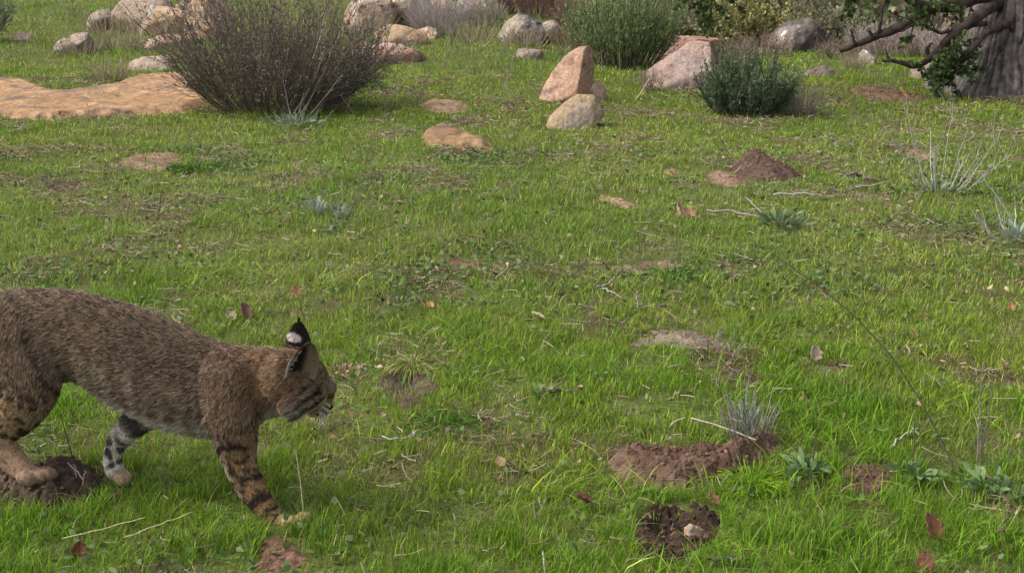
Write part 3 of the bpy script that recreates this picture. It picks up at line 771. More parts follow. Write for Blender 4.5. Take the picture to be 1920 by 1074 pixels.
    for q0, wd in ():
        hb = mixc(hb, (.50, .40, .27), .75*np.exp(-((q-q0-.009)/.006)**2)*sstep(-.065, -.02, f)*(r > .018))
        hb = mixc(hb, black, .97*np.exp(-((q-q0)/wd)**2)*sstep(-.075, -.03, f)*sstep(.075, .045, f)*(r > .018))
    wm = sstep(-.040, -.058, u+.25*(f-.02))*sstep(-.05, .0, f)
    hb = mixc(hb, white*.72, np.clip(wm, 0, 1))
    mz = sstep(.048, .062, f)*sstep(-.006, -.018, u)
    hb = mixc(hb, (.30, .23, .17), mz*.8)
    st = np.sin(u*520+n2*1.2)*mz*sstep(.055, .07, f)
    hb = mixc(hb, black, sstep(.15, .5, st)*.85); hb = mixc(hb, (.50, .44, .38), sstep(.15, .5, -st)*.7)
    qs = .82*f-.34*u
    for q0, wd in ((-.004, .0040), (.016, .0046), (.034, .0034)):
        ok = sstep(-.105, -.07, u)*sstep(.012, -.006, u)*(r > .016)*sstep(.075, .06, f)
        hb = mixc(hb, (.44, .33, .19), .75*np.exp(-((qs-q0-.009)/.0055)**2)*ok)
        hb = mixc(hb, black, .95*np.exp(-((qs-q0)/wd)**2)*ok)
    hb = mixc(hb, (.50, .43, .34), .8*np.exp(-((f-.058)/.005)**2-((u-.0)/.016)**2)*(r > .018))
    hb = mixc(hb, black, .85*np.exp(-((f-.062)/.004)**2-((u-.004)/.018)**2)*(r > .014))
    hb = mixc(hb, (.08, .045, .04), sstep(.085, .09, f)*sstep(-.03, -.02, u)*(r < .012))
    hb = mixc(hb, black*2.5, .5*sstep(.6, .95, np.sin(r*420))*sstep(.0, .03, u)*sstep(.0, .03, f))
    wh = sstep(-.04, .0, f); c = np.where(m[:, None], mixc(mixc(flank, rufous, .8), hb, wh), c)
    L = np.where(m, np.interp(f, [-.08, -.03, .02, .06, .09], [.013, .010, .007, .0035, .002]), L)
    L = np.where(m & (r > .038) & (u < .01) & (f < .035), .021, L)
    fl = -HF[None]-HU[None]*.25*np.ones((len(X), 1))+HR[None]*(np.sign(h@HR)*.2)[:, None]
    wf = sstep(-.04, .02, f)[:, None]; flow = np.where(m[:, None], fl*wf+(-AX[None]+down*.35)*(1-wf), flow)
    c = c*(1+.12*n2[:, None])
    return c, L, flow
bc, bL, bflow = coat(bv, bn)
# ---- ears, eyes, nose joined to the same mesh
EV, EC, ET, EQ = [], [], [], []; en = [len(bv)]
def add_piece(V, Fq, Ft, C):
    if len(Fq): EQ.append(np.array(Fq)+en[0])
    if len(Ft): ET.append(np.array(Ft)+en[0])
    EV.append(V); EC.append(np.broadcast_to(C, (len(V), 3)) if np.ndim(C) == 1 else C); en[0] += len(V)
EARS = []
def ear(base, tip, back, w_, cup, seed, ex_=.68):
    """a cupped, pointed ear; 'back' is the direction its outer face looks"""
    ax = tip-base; H = np.linalg.norm(ax); ax = ax/H
    bk = norm(back-ax*(back@ax)); sidev = np.cross(ax, bk)
    nu, nv = 17, 15
    u_ = np.linspace(-1, 1, nu); v_ = np.linspace(0, 1, nv)
    UU, VVv = np.meshgrid(u_, v_)
    wd = w_*np.clip(1-VVv**1.8, 0, 1)**ex_*(1-.1*VVv)*(.92+.16*np.sin(VVv*3.1))+.0006
    out = []; cols = []; sgx = 1 if sidev[0] > 0 else -1
    for s_, off in ((0, 0.), (1, .0026)):
        p = base[None, None]+ax*(VVv*H)[..., None]+sidev*(UU*wd)[..., None]+bk*((-cup*(UU**2)*w_*(1-.5*VVv))+off*(1-VVv*.5))[..., None]
        out.append(p.reshape(-1, 3))
        if s_ == 1:   # outer face: black with a pale patch
            rr = (((UU*sgx+.30)/.72)**2+((VVv-.40)/.17)**2)
            cc = mixc((.025, .018, .017), (.46, .40, .375), sstep(1.25, .75, rr))
            cc = mixc(cc, (.28, .19, .11), sstep(.10, .02, VVv))
        else:
            cc = mixc((.02, .014, .012), (.20, .14, .10), sstep(.35, .62, np.hypot((UU*sgx+.25)*.9, (VVv-.35)*.8)))
            cc = mixc(cc, (.46, .37, .32), sstep(.72, .9, -UU*sgx)*sstep(.8, .45, VVv)); cc = mixc(cc, (.21, .145, .10), sstep(-.1, .5, UU*sgx))
        cols.append(cc.reshape(-1, 3))
    Vp = np.concatenate(out); n = nu*nv; Fq = []
    for a in range(nv-1):
        for b in range(nu-1):
            q0 = a*nu+b; Fq.append([q0, q0+1, q0+nu+1, q0+nu]); Fq.append([n+q0, n+q0+nu, n+q0+nu+1, n+q0+1])
        Fq.append([a*nu, a*nu+nu, n+a*nu+nu, n+a*nu]); Fq.append([a*nu+nu-1, n+a*nu+nu-1, n+a*nu+2*nu-1, a*nu+2*nu-1])
    for b in range(nu-1): Fq.append([(nv-1)*nu+b, (nv-1)*nu+b+1, n+(nv-1)*nu+b+1, n+(nv-1)*nu+b])
    add_piece(Vp, Fq, [], np.concatenate(cols))
    EARS.append((base, tip, ax, bk, sidev, w_, H, cup))
Yh = HC[1]
far_base = P(554, 656, Yh+.055); far_tip = P(560, 602, Yh+.062)
ear(far_base, far_tip, np.array([-.35, -1, .25]), .041, .40, 1)
near_base = P(559, 702, Yh-.062); near_tip = P(580, 638, Yh-.082)
ear(near_base, near_tip, np.array([-.35, .85, .30]), .046, .5, 2, .50)
def small(f, r, u, rf, rr, ru, C):
    global CV, CF, CN
    a, b, c_ = CV, CF, CN; CV, CF, CN = [], [], [0]
    n0 = len(SK)
    ellip(hp(f, r, u), (HF*rf*HS, HR*rr*HS, HU*ru*HS))
    Vp = CV[0]; q4 = [x for x in CF if len(x) == 4]; t3 = [x for x in CF if len(x) == 3]
    CV, CF, CN = a, b, c_
    add_piece(Vp, q4, t3, np.array(C))
for r_ in (-1, 1):
    small(.0560, r_*.0300, .006, .010, .009, .010, (.07, .05, .02))
    small(.0635, r_*.0325, .006, .004, .003, .006, (.01, .01, .01))
small(.0900, 0, -.018, .008, .011, .008, (.045, .022, .02))
allV = np.concatenate([bv]+EV); allC = np.concatenate([bc]+EC)
M_SKIN = col_noise_mat('coat_undercoat', .95, 240, .35, .3, 300, .05)
bob = empty('bobcat', (float(cp(250, 900, 0)[0]), float(cp(250, 900, 0)[1]), 0.0))
tag(bob, 'brown spotted bobcat walking right with lowered head through the green grass', 'bobcat')
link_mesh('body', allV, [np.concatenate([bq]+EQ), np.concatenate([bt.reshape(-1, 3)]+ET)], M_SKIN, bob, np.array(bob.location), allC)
# ---- the coat of hair
def tri_areas(V, T): return .5*np.linalg.norm(np.cross(V[T[:, 1]]-V[T[:, 0]], V[T[:, 2]]-V[T[:, 0]]), axis=1)
TT = np.concatenate([bq[:, [0, 1, 2]], bq[:, [0, 2, 3]], bt.reshape(-1, 3)]) if len(bt) else np.concatenate([bq[:, [0, 1, 2]], bq[:, [0, 2, 3]]])
A = tri_areas(bv, TT)
headd = np.linalg.norm(bv[TT].mean(1)-HC, axis=1) < .11
Wt = A*np.where(headd, 3.2, 1.0)
NH = 230000
pick = RNG.choice(len(TT), NH, p=Wt/Wt.sum())
r1 = np.sqrt(RNG.random(NH)); r2 = RNG.random(NH)
w0, w1, w2 = 1-r1, r1*(1-r2), r1*r2
X = bv[TT[pick, 0]]*w0[:, None]+bv[TT[pick, 1]]*w1[:, None]+bv[TT[pick, 2]]*w2[:, None]
Nn = norm(bn[TT[pick, 0]]*w0[:, None]+bn[TT[pick, 1]]*w1[:, None]+bn[TT[pick, 2]]*w2[:, None])
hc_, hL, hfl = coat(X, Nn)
tf = norm(hfl-Nn*(hfl*Nn).sum(1, keepdims=True))
tuft = np.stack([noise3(X[:, 0]*70, X[:, 1]*70, X[:, 2]*70, s_) for s_ in (101, 102, 103)], 1)
tuft2 = np.stack([noise3(X[:, 0]*160, X[:, 1]*160, X[:, 2]*160, s_) for s_ in (104, 105, 106)], 1)
d0 = norm(tf*.85+Nn*.36+tuft*.16+tuft2*.22+RNG.normal(size=X.shape)*.09)
d1 = norm(tf*1.0+Nn*.06+tuft*.24+tuft2*.34+RNG.normal(size=X.shape)*.12+np.array([0, 0, -.10]))
hL = hL*(.65+.6*RNG.random(NH))
KP = 4
ss = np.linspace(0, 1, KP)
HP_ = X[:, None]-Nn[:, None]*.001+hL[:, None, None]*(d0[:, None]*(ss-ss**2*.5)[None, :, None]+d1[:, None]*(ss**2*.5)[None, :, None])
bright = np.exp(RNG.normal(size=NH)*.28+.50*noise3((X@AX)*95, (X@LAT)*150, X[:, 2]*240+(X@AX)*60, 111)+.07*noise3(X[:, 0]*50, X[:, 1]*50, X[:, 2]*40, 112))
band = RNG.random(NH)
hcol = hc_*bright[:, None]
lum = hc_.mean(1)
pale = (band > .76) & (lum > .06)
hcol = np.where(pale[:, None], hcol*.4+np.array((.38, .31, .23))*.62, hcol)
drk = (band < .23)
hcol = np.where(drk[:, None], hcol*.32, hcol)
# ear hair, ear tufts and whiskers
ex, ec, er = [], [], []
def hair(p, d, L, c_, r=.0006, bend=(0, 0, 0)):
    s_ = ss[:, None]; ex.append(p+d*L*s_+np.array(bend)*L*s_**2); ec.append(c_); er.append(r)
for ei, (b_, tp, ax, bk, sv, wv, H, cup) in enumerate(EARS):
    for k in range(36):
        hair(tp-ax*.008+RNG.normal(size=3)*.0015, norm(ax+RNG.normal(size=3)*.10), (.022 if ei == 0 else .012)*(.6+.5*RNG.random()), (.012, .010, .010), .0006)
    for k in range(700):
        v_ = RNG.random()*.9; u_ = RNG.uniform(-1, 1); wd = wv*(1-v_**1.8)**.68*(1-.1*v_)
        p = b_+ax*v_*H+sv*u_*wd+bk*(-cup*u_*u_*wv*(1-.5*v_))
        sgx = 1 if sv[0] > 0 else -1; rr = ((u_*sgx+.30)/.72)**2+((v_-.40)/.17)**2
        cb = (.46, .40, .375) if rr < 1 else (.025, .018, .017)
        if ei == 0 or k % 2 == 0:
            hair(p+bk*.0025, norm(ax*.8+bk*.35+RNG.normal(size=3)*.15), .006, cb, .0005)
        else:
            edge = -u_*sgx > .6
            hair(p, norm(ax*.9-bk*.4-sv*u_*.5+RNG.normal(size=3)*.15), .011 if edge else .003, (.44, .36, .31) if edge and v_ < .7 else ((.06, .04, .03) if u_*sgx < .15 else (.2, .14, .1)), .0005)
    for k in range(500):   # hair round the ear root
        a = RNG.random()*6.28
        p = b_+sv*math.cos(a)*wv*.9+bk*math.sin(a)*.012+ax*.002
        hair(p, norm(ax*.9+bk*.25+RNG.normal(size=3)*.25), .013, tuple(np.array((.22, .14, .075))*(.6+.8*RNG.random())), .0006)
ex, ec, er = np.array(ex), np.array(ec), np.array(er)
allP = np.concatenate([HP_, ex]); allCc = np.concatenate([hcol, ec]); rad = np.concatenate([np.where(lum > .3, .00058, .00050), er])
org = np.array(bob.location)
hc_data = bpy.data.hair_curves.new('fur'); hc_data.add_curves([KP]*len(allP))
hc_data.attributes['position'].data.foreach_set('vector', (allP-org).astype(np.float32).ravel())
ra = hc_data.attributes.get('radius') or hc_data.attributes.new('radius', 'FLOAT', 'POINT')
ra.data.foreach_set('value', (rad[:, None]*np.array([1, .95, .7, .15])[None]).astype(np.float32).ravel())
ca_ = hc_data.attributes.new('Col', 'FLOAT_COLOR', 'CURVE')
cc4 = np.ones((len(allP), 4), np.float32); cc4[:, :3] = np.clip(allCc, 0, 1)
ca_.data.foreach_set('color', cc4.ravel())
mf, tf_, bf = newmat('fur_hair')
at = tf_.nodes.new('ShaderNodeAttribute'); at.attribute_name = 'Col'; tf_.links.new(at.outputs['Color'], bf.inputs['Base Color'])
bf.inputs['Roughness'].default_value = .55; bf.inputs['Specular IOR Level'].default_value = .12
hc_data.materials.append(mf)
fo = bpy.data.objects.new('fur', hc_data); COL.objects.link(fo); fo.parent = bob
# whiskers
for r_ in (-1, 1):
    pp = []; rr = []
    for k in range(9):
        b_ = hp(.078-.004*(k % 3), r_*.020, -.026-.004*(k//3)); d = norm(HR*r_*(.8)+HF*(-.05-.22*(k % 3))-HU*(.3+.12*(k//3)))
        L_ = .035+.03*RNG.random(); s5 = np.linspace(0, 1, 6)[:, None]
        pp.append(b_+d*L_*s5+np.array([0, 0, -1])*L_*.35*s5**2); rr.append(np.linspace(.0006, .0002, 6))
    wm = MB(); tubes(wm, np.array(pp), np.array(rr), (.8, .78, .74), 3)
    wm.build('whiskers', M_STEM, bob, np.array(bob.location))
# ------------------------------------------------------------------ shrubs
def grow(rg, n, base, foot, H, spread, bend, wig, K=7, lo=.65, flat=1.0, az0=None):
    """n curved stems fanning out of a footprint: (n,K,3)"""
    az = rg.random(n)*2*math.pi
    q = np.sqrt(rg.random(n))
    tilt = q*spread
    h = H*(lo+(1-lo)*rg.random(n))*(1-.25*q*q)
    b = base[None]+np.stack([np.cos(az)*q*foot, np.sin(az)*q*foot*flat, np.zeros(n)-.03], 1)
    d0 = np.stack([np.sin(tilt*1.1)*np.cos(az), np.sin(tilt*1.1)*np.sin(az)*flat, np.cos(tilt)], 1)
    t1 = tilt*(1-bend)
    d1 = np.stack([np.sin(t1)*np.cos(az), np.sin(t1)*np.sin(az)*flat, np.cos(t1)], 1)
    s = np.linspace(0, 1, K)
    p = b[:, None]+h[:, None, None]*(d0[:, None]*(s-s*s/2)[None, :, None]+d1[:, None]*(s*s/2)[None, :, None])*1.15
    wg = rg.normal(size=(n, K, 3))*wig*H*s[None, :, None]
    wg = np.cumsum(wg, 1)*.5
    return p+wg, h
def twigs(rg, paths, per, L, out, K=5, s0=.3, wig=.03):
    n, KK, _ = paths.shape
    src = np.repeat(np.arange(n), per); f = (s0+(1-s0)*rg.random(len(src)))*(KK-1.001)
    i = f.astype(int); fr = (f-i)[:, None]
    p = paths[src, i]*(1-fr)+paths[src, i+1]*fr
    d = norm(paths[src, i+1]-paths[src, i])
    d0 = norm(d+rg.normal(size=d.shape)*out); d1 = norm(d0*.6+d*.5+np.array([0, 0, .35]))
    s = np.linspace(0, 1, K); LL = L*(.5+rg.random(len(src)))
    q = p[:, None]+LL[:, None, None]*(d0[:, None]*(s-s*s/2)[None, :, None]+d1[:, None]*(s*s/2)[None, :, None])
    return q+rg.normal(size=q.shape)*wig*L*s[None, :, None]
def leaf_on(rg, mb, paths, n, L, W, cols, s0=.15, out=.7, fold=.25, droop=0):
    N, K, _ = paths.shape
    src = rg.integers(0, N, n); f = (s0+(1-s0)*rg.random(n))*(K-1.001); i = f.astype(int); fr = (f-i)[:, None]
    p = paths[src, i]*(1-fr)+paths[src, i+1]*fr; d = norm(paths[src, i+1]-paths[src, i])
    dd = norm(d+rg.normal(size=d.shape)*out+np.array([0, 0, .25]))
    m = rg.random(n); cols = np.asarray(cols, float); k = rg.integers(0, len(cols), n)
    C = cols[k]*(.65+.7*rg.random(n))[:, None]
    leaves(mb, p, dd, L*(.6+.8*rg.random(n)), W*(.7+.6*rg.random(n)), C, fold, droop)
def shrub(name, label, cat, px, py, hpx, wpx, stems=80, per=4, nleaf=4000, leafL=.025, leafW=.007, scol=(.10, .075, .065), lcols=((.12, .15, .08), (.16, .19, .11)), Y=None, seed=0, spread=None, bend=.35,
          foot=.25, wig=.02, srad=.0045, trad=.0022, twL=.3, lo=.6, s0=.3, leaf_s0=.15, out=.45, group=None, flat=.8, leaf_out=.7):
    rg = np.random.default_rng(seed+900)
    if Y is None: b = gp(px, py)
    else:
        b = P(px, py, Y); b[2] = float(terrain(b[0], b[1]))
    sc = pxs(b); H = hpx/sc; Wd = wpx/sc*.5
    if spread is None: spread = math.atan2(Wd, H)*1.25
    root = empty(name, tuple(b)); tag(root, label, cat, group)
    st, h = grow(rg, stems, b, Wd*foot, H/1.1, spread, bend, wig, lo=lo, flat=flat)
    tw = twigs(rg, st, per, H*twL, out, s0=s0)
    mb = MB()
    s = np.linspace(1, .35, st.shape[1]); tubes(mb, st, srad*(.6+.8*rg.random(stems))[:, None]*s[None], np.array(scol)*(.6+.8*rg.random(stems))[:, None], 4)
    s = np.linspace(1, .4, tw.shape[1]); tubes(mb, tw, trad*np.ones(len(tw))[:, None]*s[None], np.array(scol)*(.7+.9*rg.random(len(tw)))[:, None], 3)
    mb.build('stems', M_STEM, root, np.array(b))
    if nleaf:
        lm = MB()
        leaf_on(rg, lm, tw, int(nleaf*.75), leafL, leafW, lcols, leaf_s0, leaf_out); leaf_on(rg, lm, st, int(nleaf*.25), leafL, leafW, lcols, .45, leaf_out)
        lm.build('foliage', M_LEAF, root, np.array(b))
    return root, st
big, bst = shrub('twiggy_shrub', 'big dark twiggy shrub with sparse small grey-green leaves beside the flat bedrock slab', 'shrub', 510, 208, 262, 420, stems=200, per=11, nleaf=14500,
      leafL=.034, leafW=.012, scol=(.135, .098, .080), lcols=((.13, .15, .105), (.20, .215, .16), (.10, .11, .075), (.17, .12, .095)), seed=1, spread=1.0, bend=.35, foot=.45, wig=.07, srad=.0055, trad=.0030, twL=.26, lo=.45, s0=.15, out=.6)
rg = np.random.default_rng(55)
ext = []
for k in range(26):
    x1 = 665+70*rg.random(); y1 = 40+110*rg.random(); Yk = gp(560, 208)[1]+rg.normal()*.35
    pts = [(585+50*rg.random(), 205-10*rg.random()), (640+20*rg.random(), 165+rg.normal()*8), ((x1+655)/2, (y1+150)/2+6), (x1, y1)]
    A_ = catmull(np.array([P(a, b, Yk) for a, b in pts]), 3); ext.append(A_[:10])
ext = np.array(ext)+rg.normal(size=(26, 10, 3))*.012
mb = MB(); tubes(mb, ext, np.linspace(.0055, .0025, 10)[None]*np.ones((26, 1)), (.135, .098, .080), 4)
tw = twigs(rg, ext, 8, .26, .6, s0=.25); tubes(mb, tw, np.linspace(.003, .0012, 5)[None]*np.ones((len(tw), 1)), (.14, .10, .085), 3)
mb.build('low_branches', M_STEM, big, np.array(big.location))
lm = MB(); leaf_on(rg, lm, tw, 1500, .034, .012, ((.13, .15, .105), (.20, .215, .16), (.10, .11, .075))); lm.build('foliage', M_LEAF, big, np.array(big.location))
# pale dead stems in the front of the big shrub
rg = np.random.default_rng(5)
def upright(pts, Y0, r0, r1, K=12, wig=0.004, rg=rg, dY=None):
    """a stalk through pixels on a vertical plane; dY adds depth along it"""
    pts = np.asarray(pts, float); t = np.linspace(0, len(pts)-1, K); i = np.minimum(t.astype(int), len(pts)-2); f = (t-i)[:, None]
    q = pts[i]*(1-f)+pts[i+1]*f
    dy = np.linspace(0, dY or 0, K)
    out = np.array([P(a, b, Y0+dd) for (a, b), dd in zip(q, dy)])
    out += rg.normal(size=out.shape)*wig*np.linspace(.2, 1, K)[:, None]
    return out, np.linspace(r0, r1, K)
mb = MB()
Yb = gp(560, 218)[1]-.15
for pts in ([(560, 215), (575, 150), (600, 70), (612, 20)], [(550, 215), (585, 160), (608, 95)], [(575, 222), (620, 170), (640, 140)], [(545, 218), (530, 150), (540, 90)], [(565, 220), (600, 150), (640, 60)]):
    p_, r_ = upright(pts, Yb, .006, .003, 12, .006); tubes(mb, p_[None], r_[None], (.42, .37, .34), 4)
o = mb.build('dead_stems', M_STEM, big, np.array(big.location))
shrub('leafy_shrub', 'tall bright olive-green shrub with upright narrow leaves, behind the leaning rock', 'shrub', 1172, 128, 175, 225, stems=150, per=8, nleaf=15000, leafL=.060, leafW=.011, scol=(.10, .09, .06),
      lcols=((.22, .28, .11), (.29, .35, .16), (.15, .19, .08)), seed=2, spread=.75, bend=.55, foot=.45, twL=.2, lo=.55, leaf_out=.35, srad=.006, s0=.15)
shrub('leafy_shrub', 'compact dark green shrub with small leaves standing in front of the pinkish grey boulder', 'shrub', 1398, 216, 125, 205, stems=120, per=8, nleaf=12000, leafL=.032, leafW=.012, scol=(.10, .08, .065),
      lcols=((.10, .145, .075), (.15, .20, .11), (.07, .105, .055)), seed=3, spread=.95, bend=.5, foot=.45, twL=.24, lo=.5, srad=.005, s0=.1, leaf_out=.6)
shrub('twiggy_shrub', 'grey-green shrub cut off by the left edge of the picture', 'shrub', -30, 78, 95, 130, stems=70, per=6, nleaf=3600, leafL=.04, leafW=.012, scol=(.12, .10, .085), lcols=((.12, .15, .09), (.16, .19, .12)), seed=4, spread=.8)
shrub('dry_brush', 'pale grey dry leafless brush between the tan boulders at the top', 'dry brush', 818, 64, 80, 120, stems=130, per=7, nleaf=0, scol=(.34, .29, .27), seed=5, spread=.85, srad=.005, trad=.0035, foot=.5, twL=.3)
shrub('dry_brush', 'pale dry grey-brown brush left of the lichen-crusted boulder', 'dry brush', 905, 52, 62, 90, stems=90, per=6, nleaf=600, leafL=.03, leafW=.01, lcols=((.26, .23, .16),), scol=(.28, .23, .20), seed=6, spread=.9, srad=.005, trad=.0035, foot=.5)
shrub('dry_brush', 'reddish brown dry brush at the top, left of the olive-green shrub', 'dry brush', 1010, 40, 80, 150, stems=150, per=7, nleaf=2500, leafL=.04, leafW=.014, lcols=((.17, .10, .075), (.22, .14, .10)), scol=(.17, .10, .085), seed=7, spread=.9, srad=.006, trad=.004, foot=.6, Y=23)
shrub('dry_brush', 'reddish brown dry brush right behind the lichen-crusted boulder', 'dry brush', 1085, 50, 70, 80, stems=90, per=6, nleaf=1200, leafL=.04, leafW=.014, lcols=((.19, .12, .09),), scol=(.20, .13, .11), seed=8, spread=.8, srad=.006, trad=.004, foot=.6, Y=21)
shrub('dry_brush', 'low pale dry brush at the left foot of the dark boulder with yellow lichen', 'dry brush', 1425, 104, 45, 110, stems=80, per=6, nleaf=900, leafL=.03, leafW=.01, lcols=((.24, .17, .13),), scol=(.26, .18, .16), seed=9, spread=1.0, srad=.005, trad=.003, foot=.8)
shrub('dry_brush', 'pale pinkish dry brush under the oak limbs beyond the crest', 'dry brush', 1690, 118, 62, 190, stems=220, per=7, nleaf=2600, leafL=.04, leafW=.014, lcols=((.34, .27, .25), (.28, .22, .19)), scol=(.33, .26, .24), seed=10, spread=.9, srad=.007, trad=.005, foot=.9, Y=20)
shrub('dry_brush', 'pale pinkish dry brush behind the foot of the oak trunk', 'dry brush', 1800, 130, 60, 110, stems=120, per=7, nleaf=1200, leafL=.04, leafW=.014, lcols=((.34, .27, .25), (.28, .22, .19)), scol=(.33, .26, .24), seed=11, spread=.9, srad=.007, trad=.005, foot=.9, Y=19)
shrub('dry_brush', 'small grey dry tuft at the right side of the compact dark green shrub', 'dry brush', 1500, 216, 62, 75, stems=70, per=6, nleaf=700, leafL=.03, leafW=.006, lcols=((.24, .22, .15),), scol=(.24, .21, .16), seed=12, spread=.8, srad=.003, trad=.002, foot=.5)
shrub('dry_brush', 'thin grey dry tuft at the foot of the rust-red slab', 'dry brush', 1222, 172, 50, 50, stems=50, per=5, nleaf=200, leafL=.03, leafW=.006, lcols=((.24, .2, .15),), scol=(.30, .24, .20), seed=13, spread=.6, srad=.003, trad=.002, foot=.5)
shrub('dry_brush', 'low brown dry brush filling the gap behind the compact dark green shrub', 'dry brush', 1350, 108, 52, 130, stems=110, per=6, nleaf=1200, leafL=.035, leafW=.012, lcols=((.24, .18, .13), (.17, .15, .09)), scol=(.22, .165, .135), seed=21, spread=1.0, srad=.005, trad=.003, foot=.8, Y=18.5)
shrub('dry_brush', 'low brown dry brush between the dark boulder and the tip of the oak limb', 'dry brush', 1578, 112, 44, 80, stems=90, per=6, nleaf=800, leafL=.03, leafW=.01, lcols=((.22, .17, .12),), scol=(.22, .165, .14), seed=22, spread=1.0, srad=.005, trad=.003, foot=.8, Y=19)
shrub('dry_brush', 'low reddish dry brush between the two boulders left of the tall olive-green shrub', 'dry brush', 1060, 84, 40, 90, stems=90, per=6, nleaf=700, leafL=.03, leafW=.01, lcols=((.20, .13, .10),), scol=(.20, .13, .11), seed=23, spread=1.0, srad=.005, trad=.003, foot=.8)
for k, (px, Yd, hp_, wp_, cols, lb) in enumerate([
    (1400, 22, 110, 130, ((.20, .20, .075), (.15, .16, .06), (.26, .24, .10)), 'yellowish olive shrub behind the low pale dry brush'),
    (1530, 26, 105, 170, ((.15, .15, .085), (.19, .165, .11)), 'dusky grey-green shrub behind the dark boulder with yellow lichen'),
    (1300, 24, 95, 150, ((.15, .145, .08), (.20, .165, .11)), 'dull brownish shrub behind the rust-red slab'),
    (1620, 30, 60, 150, ((.20, .25, .08), (.15, .19, .07)), 'low fresh green shrub seen under the upper oak limb'),
    (1740, 29, 62, 150, ((.21, .26, .09), (.15, .19, .07)), 'low fresh green shrub close left of the oak trunk'),
    (1230, 23, 70, 110, ((.13, .13, .075), (.19, .16, .10)), 'small brownish shrub right of the tall olive-green one'),
    (930, 27, 75, 150, ((.13, .13, .08), (.2, .15, .10)), 'brownish far shrub above the lichen-crusted boulder'),
    (1460, 33, 80, 150, ((.14, .15, .07), (.18, .17, .09)), 'far olive shrub between the yellowish and dusky ones'),
]):
    shrub('leafy_shrub', lb, 'shrub', px, 100, hp_, wp_, stems=70, per=8, nleaf=5200, leafL=.085, leafW=.045, lcols=np.array(cols)*1.3, scol=(.13, .10, .08), Y=Yd, seed=30+k, spread=.95, foot=.6, srad=.009, trad=.005, s0=.1, lo=.45, leaf_out=1.0)
# far hillside scrub: one mass
rg = np.random.default_rng(77)
lm = MB()
nb = 1500
by = 36+rg.random(nb)**1.3*95; bx = (rg.random(nb)*1.5-.62)*by
bz = terrain(bx, by); br = (.5+rg.random(nb)*1.1)*(1+.012*by)
tone = rg.integers(0, 4, nb); TC = np.array([(.10, .115, .055), (.15, .14, .08), (.17, .17, .075), (.21, .165, .115)])*1.25
per_ = 90
ii = np.repeat(np.arange(nb), per_); n_ = len(ii)
dv = norm(rg.normal(size=(n_, 3))); dv[:, 2] = np.abs(dv[:, 2])
rr_ = br[ii]*(.55+.5*rg.random(n_))*(.8+.35*noise3(dv[:, 0]*2+ii, dv[:, 1]*2, dv[:, 2]*2, 3))
pos = np.stack([bx[ii]+dv[:, 0]*rr_, by[ii]+dv[:, 1]*rr_, bz[ii]+dv[:, 2]*rr_*.75], 1)
leaves(lm, pos, dv+rg.normal(size=dv.shape)*.6, .28*(1+.008*by[ii]), .2*(1+.008*by[ii]), TC[tone[ii]]*(.65+.7*rg.random(n_))[:, None])
o = lm.build('hillside_scrub', M_LEAF, origin=(0, 60, 0)); tag(o, 'olive and brown scrub covering the hillside beyond the meadow', 'scrub', kind='stuff')

# ------------------------------------------------------------------ oak
ob = gp(1950, 182); OX, OY = ob[0], ob[1]+.55
oz = float(terrain(OX, OY))
oak = empty('oak_tree', (OX, OY, oz)); tag(oak, 'massive old oak with furrowed grey trunk and dark drooping limbs at the top right', 'oak tree')
rg = np.random.default_rng(3)
na, nz = 360, 260
zz = np.linspace(-.25, 4.2, nz); aa = np.arange(na)/na*2*math.pi
ZZ_, AA_ = np.meshgrid(zz, aa, indexing='ij')
R0 = .60+.36*np.exp(-np.maximum(ZZ_, 0)/.42)*(1+.30*np.sin(AA_*5+1.0)+.2*np.sin(AA_*3+2))-.02*ZZ_
tw_ = AA_+.16*ZZ_
fur = fbm3(np.cos(tw_)*7, np.sin(tw_)*7, ZZ_*1.0, 4, 3); fur2 = np.abs(noise3(np.cos(tw_)*13, np.sin(tw_)*20, ZZ_*3.6+1.6*fur, 6)); fur3 = fbm3(np.cos(tw_)*26, np.sin(tw_)*26, ZZ_*6, 7, 2)
lob = fbm3(np.cos(tw_)*1.6, np.sin(tw_)*1.6, ZZ_*.5, 41, 2)
RR = R0+.10*lob+.06*fur+.07*np.minimum(fur2*3, 1)*.8+.016*fur3
V = np.stack([OX+RR*np.cos(AA_)+.05*ZZ_, OY+RR*np.sin(AA_), oz+ZZ_], -1).reshape(-1, 3)
i = (np.arange(nz-1)[:, None]*na+np.arange(na)[None]); j = (np.arange(nz-1)[:, None]*na+((np.arange(na)+1) % na)[None])
Q = np.stack([i, j, j+na, i+na], -1).reshape(-1, 4)
cn = fbm3(V[:, 0]*1.4, V[:, 1]*1.4, V[:, 2]*.8, 9, 3)
cb = mixc((.105, .09, .082), (.19, .165, .15), sstep(-.3, .4, cn)); cb = mixc(cb, (.06, .05, .047), (1-sstep(0, .3, fur2.ravel()))*.85)
link_mesh('trunk', V, [Q], M_BARK, oak, np.array(oak.location), cb)
def limb(pts, r0, r1, col=(.055, .043, .037), K=26, wig=.02, name='limb'):
    A_ = catmull(np.array(pts), 8); n = len(A_); A_ = A_+rg.normal(size=A_.shape)*wig*.25
    A_[1:-1] = A_[1:-1]*.5+(A_[:-2]+A_[2:])*.25
    rad = np.linspace(r0, r1, n)*(1+.10*noise3(np.arange(n)*.22, 0*np.arange(n), 0*np.arange(n)+r0*99, 2))
    m = MB(); tubes(m, A_[None], rad[None], col, 10); m.build(name, M_BARK, oak, np.array(oak.location)); return A_
TWG = []
def leafy(paths, n, cols=((.07, .105, .035), (.11, .155, .05), (.045, .07, .028)), L=.055, W=.035):
    leaf_on(rg, LM, paths, n, L, W, cols, .2, .9)
Y0 = OY-.25
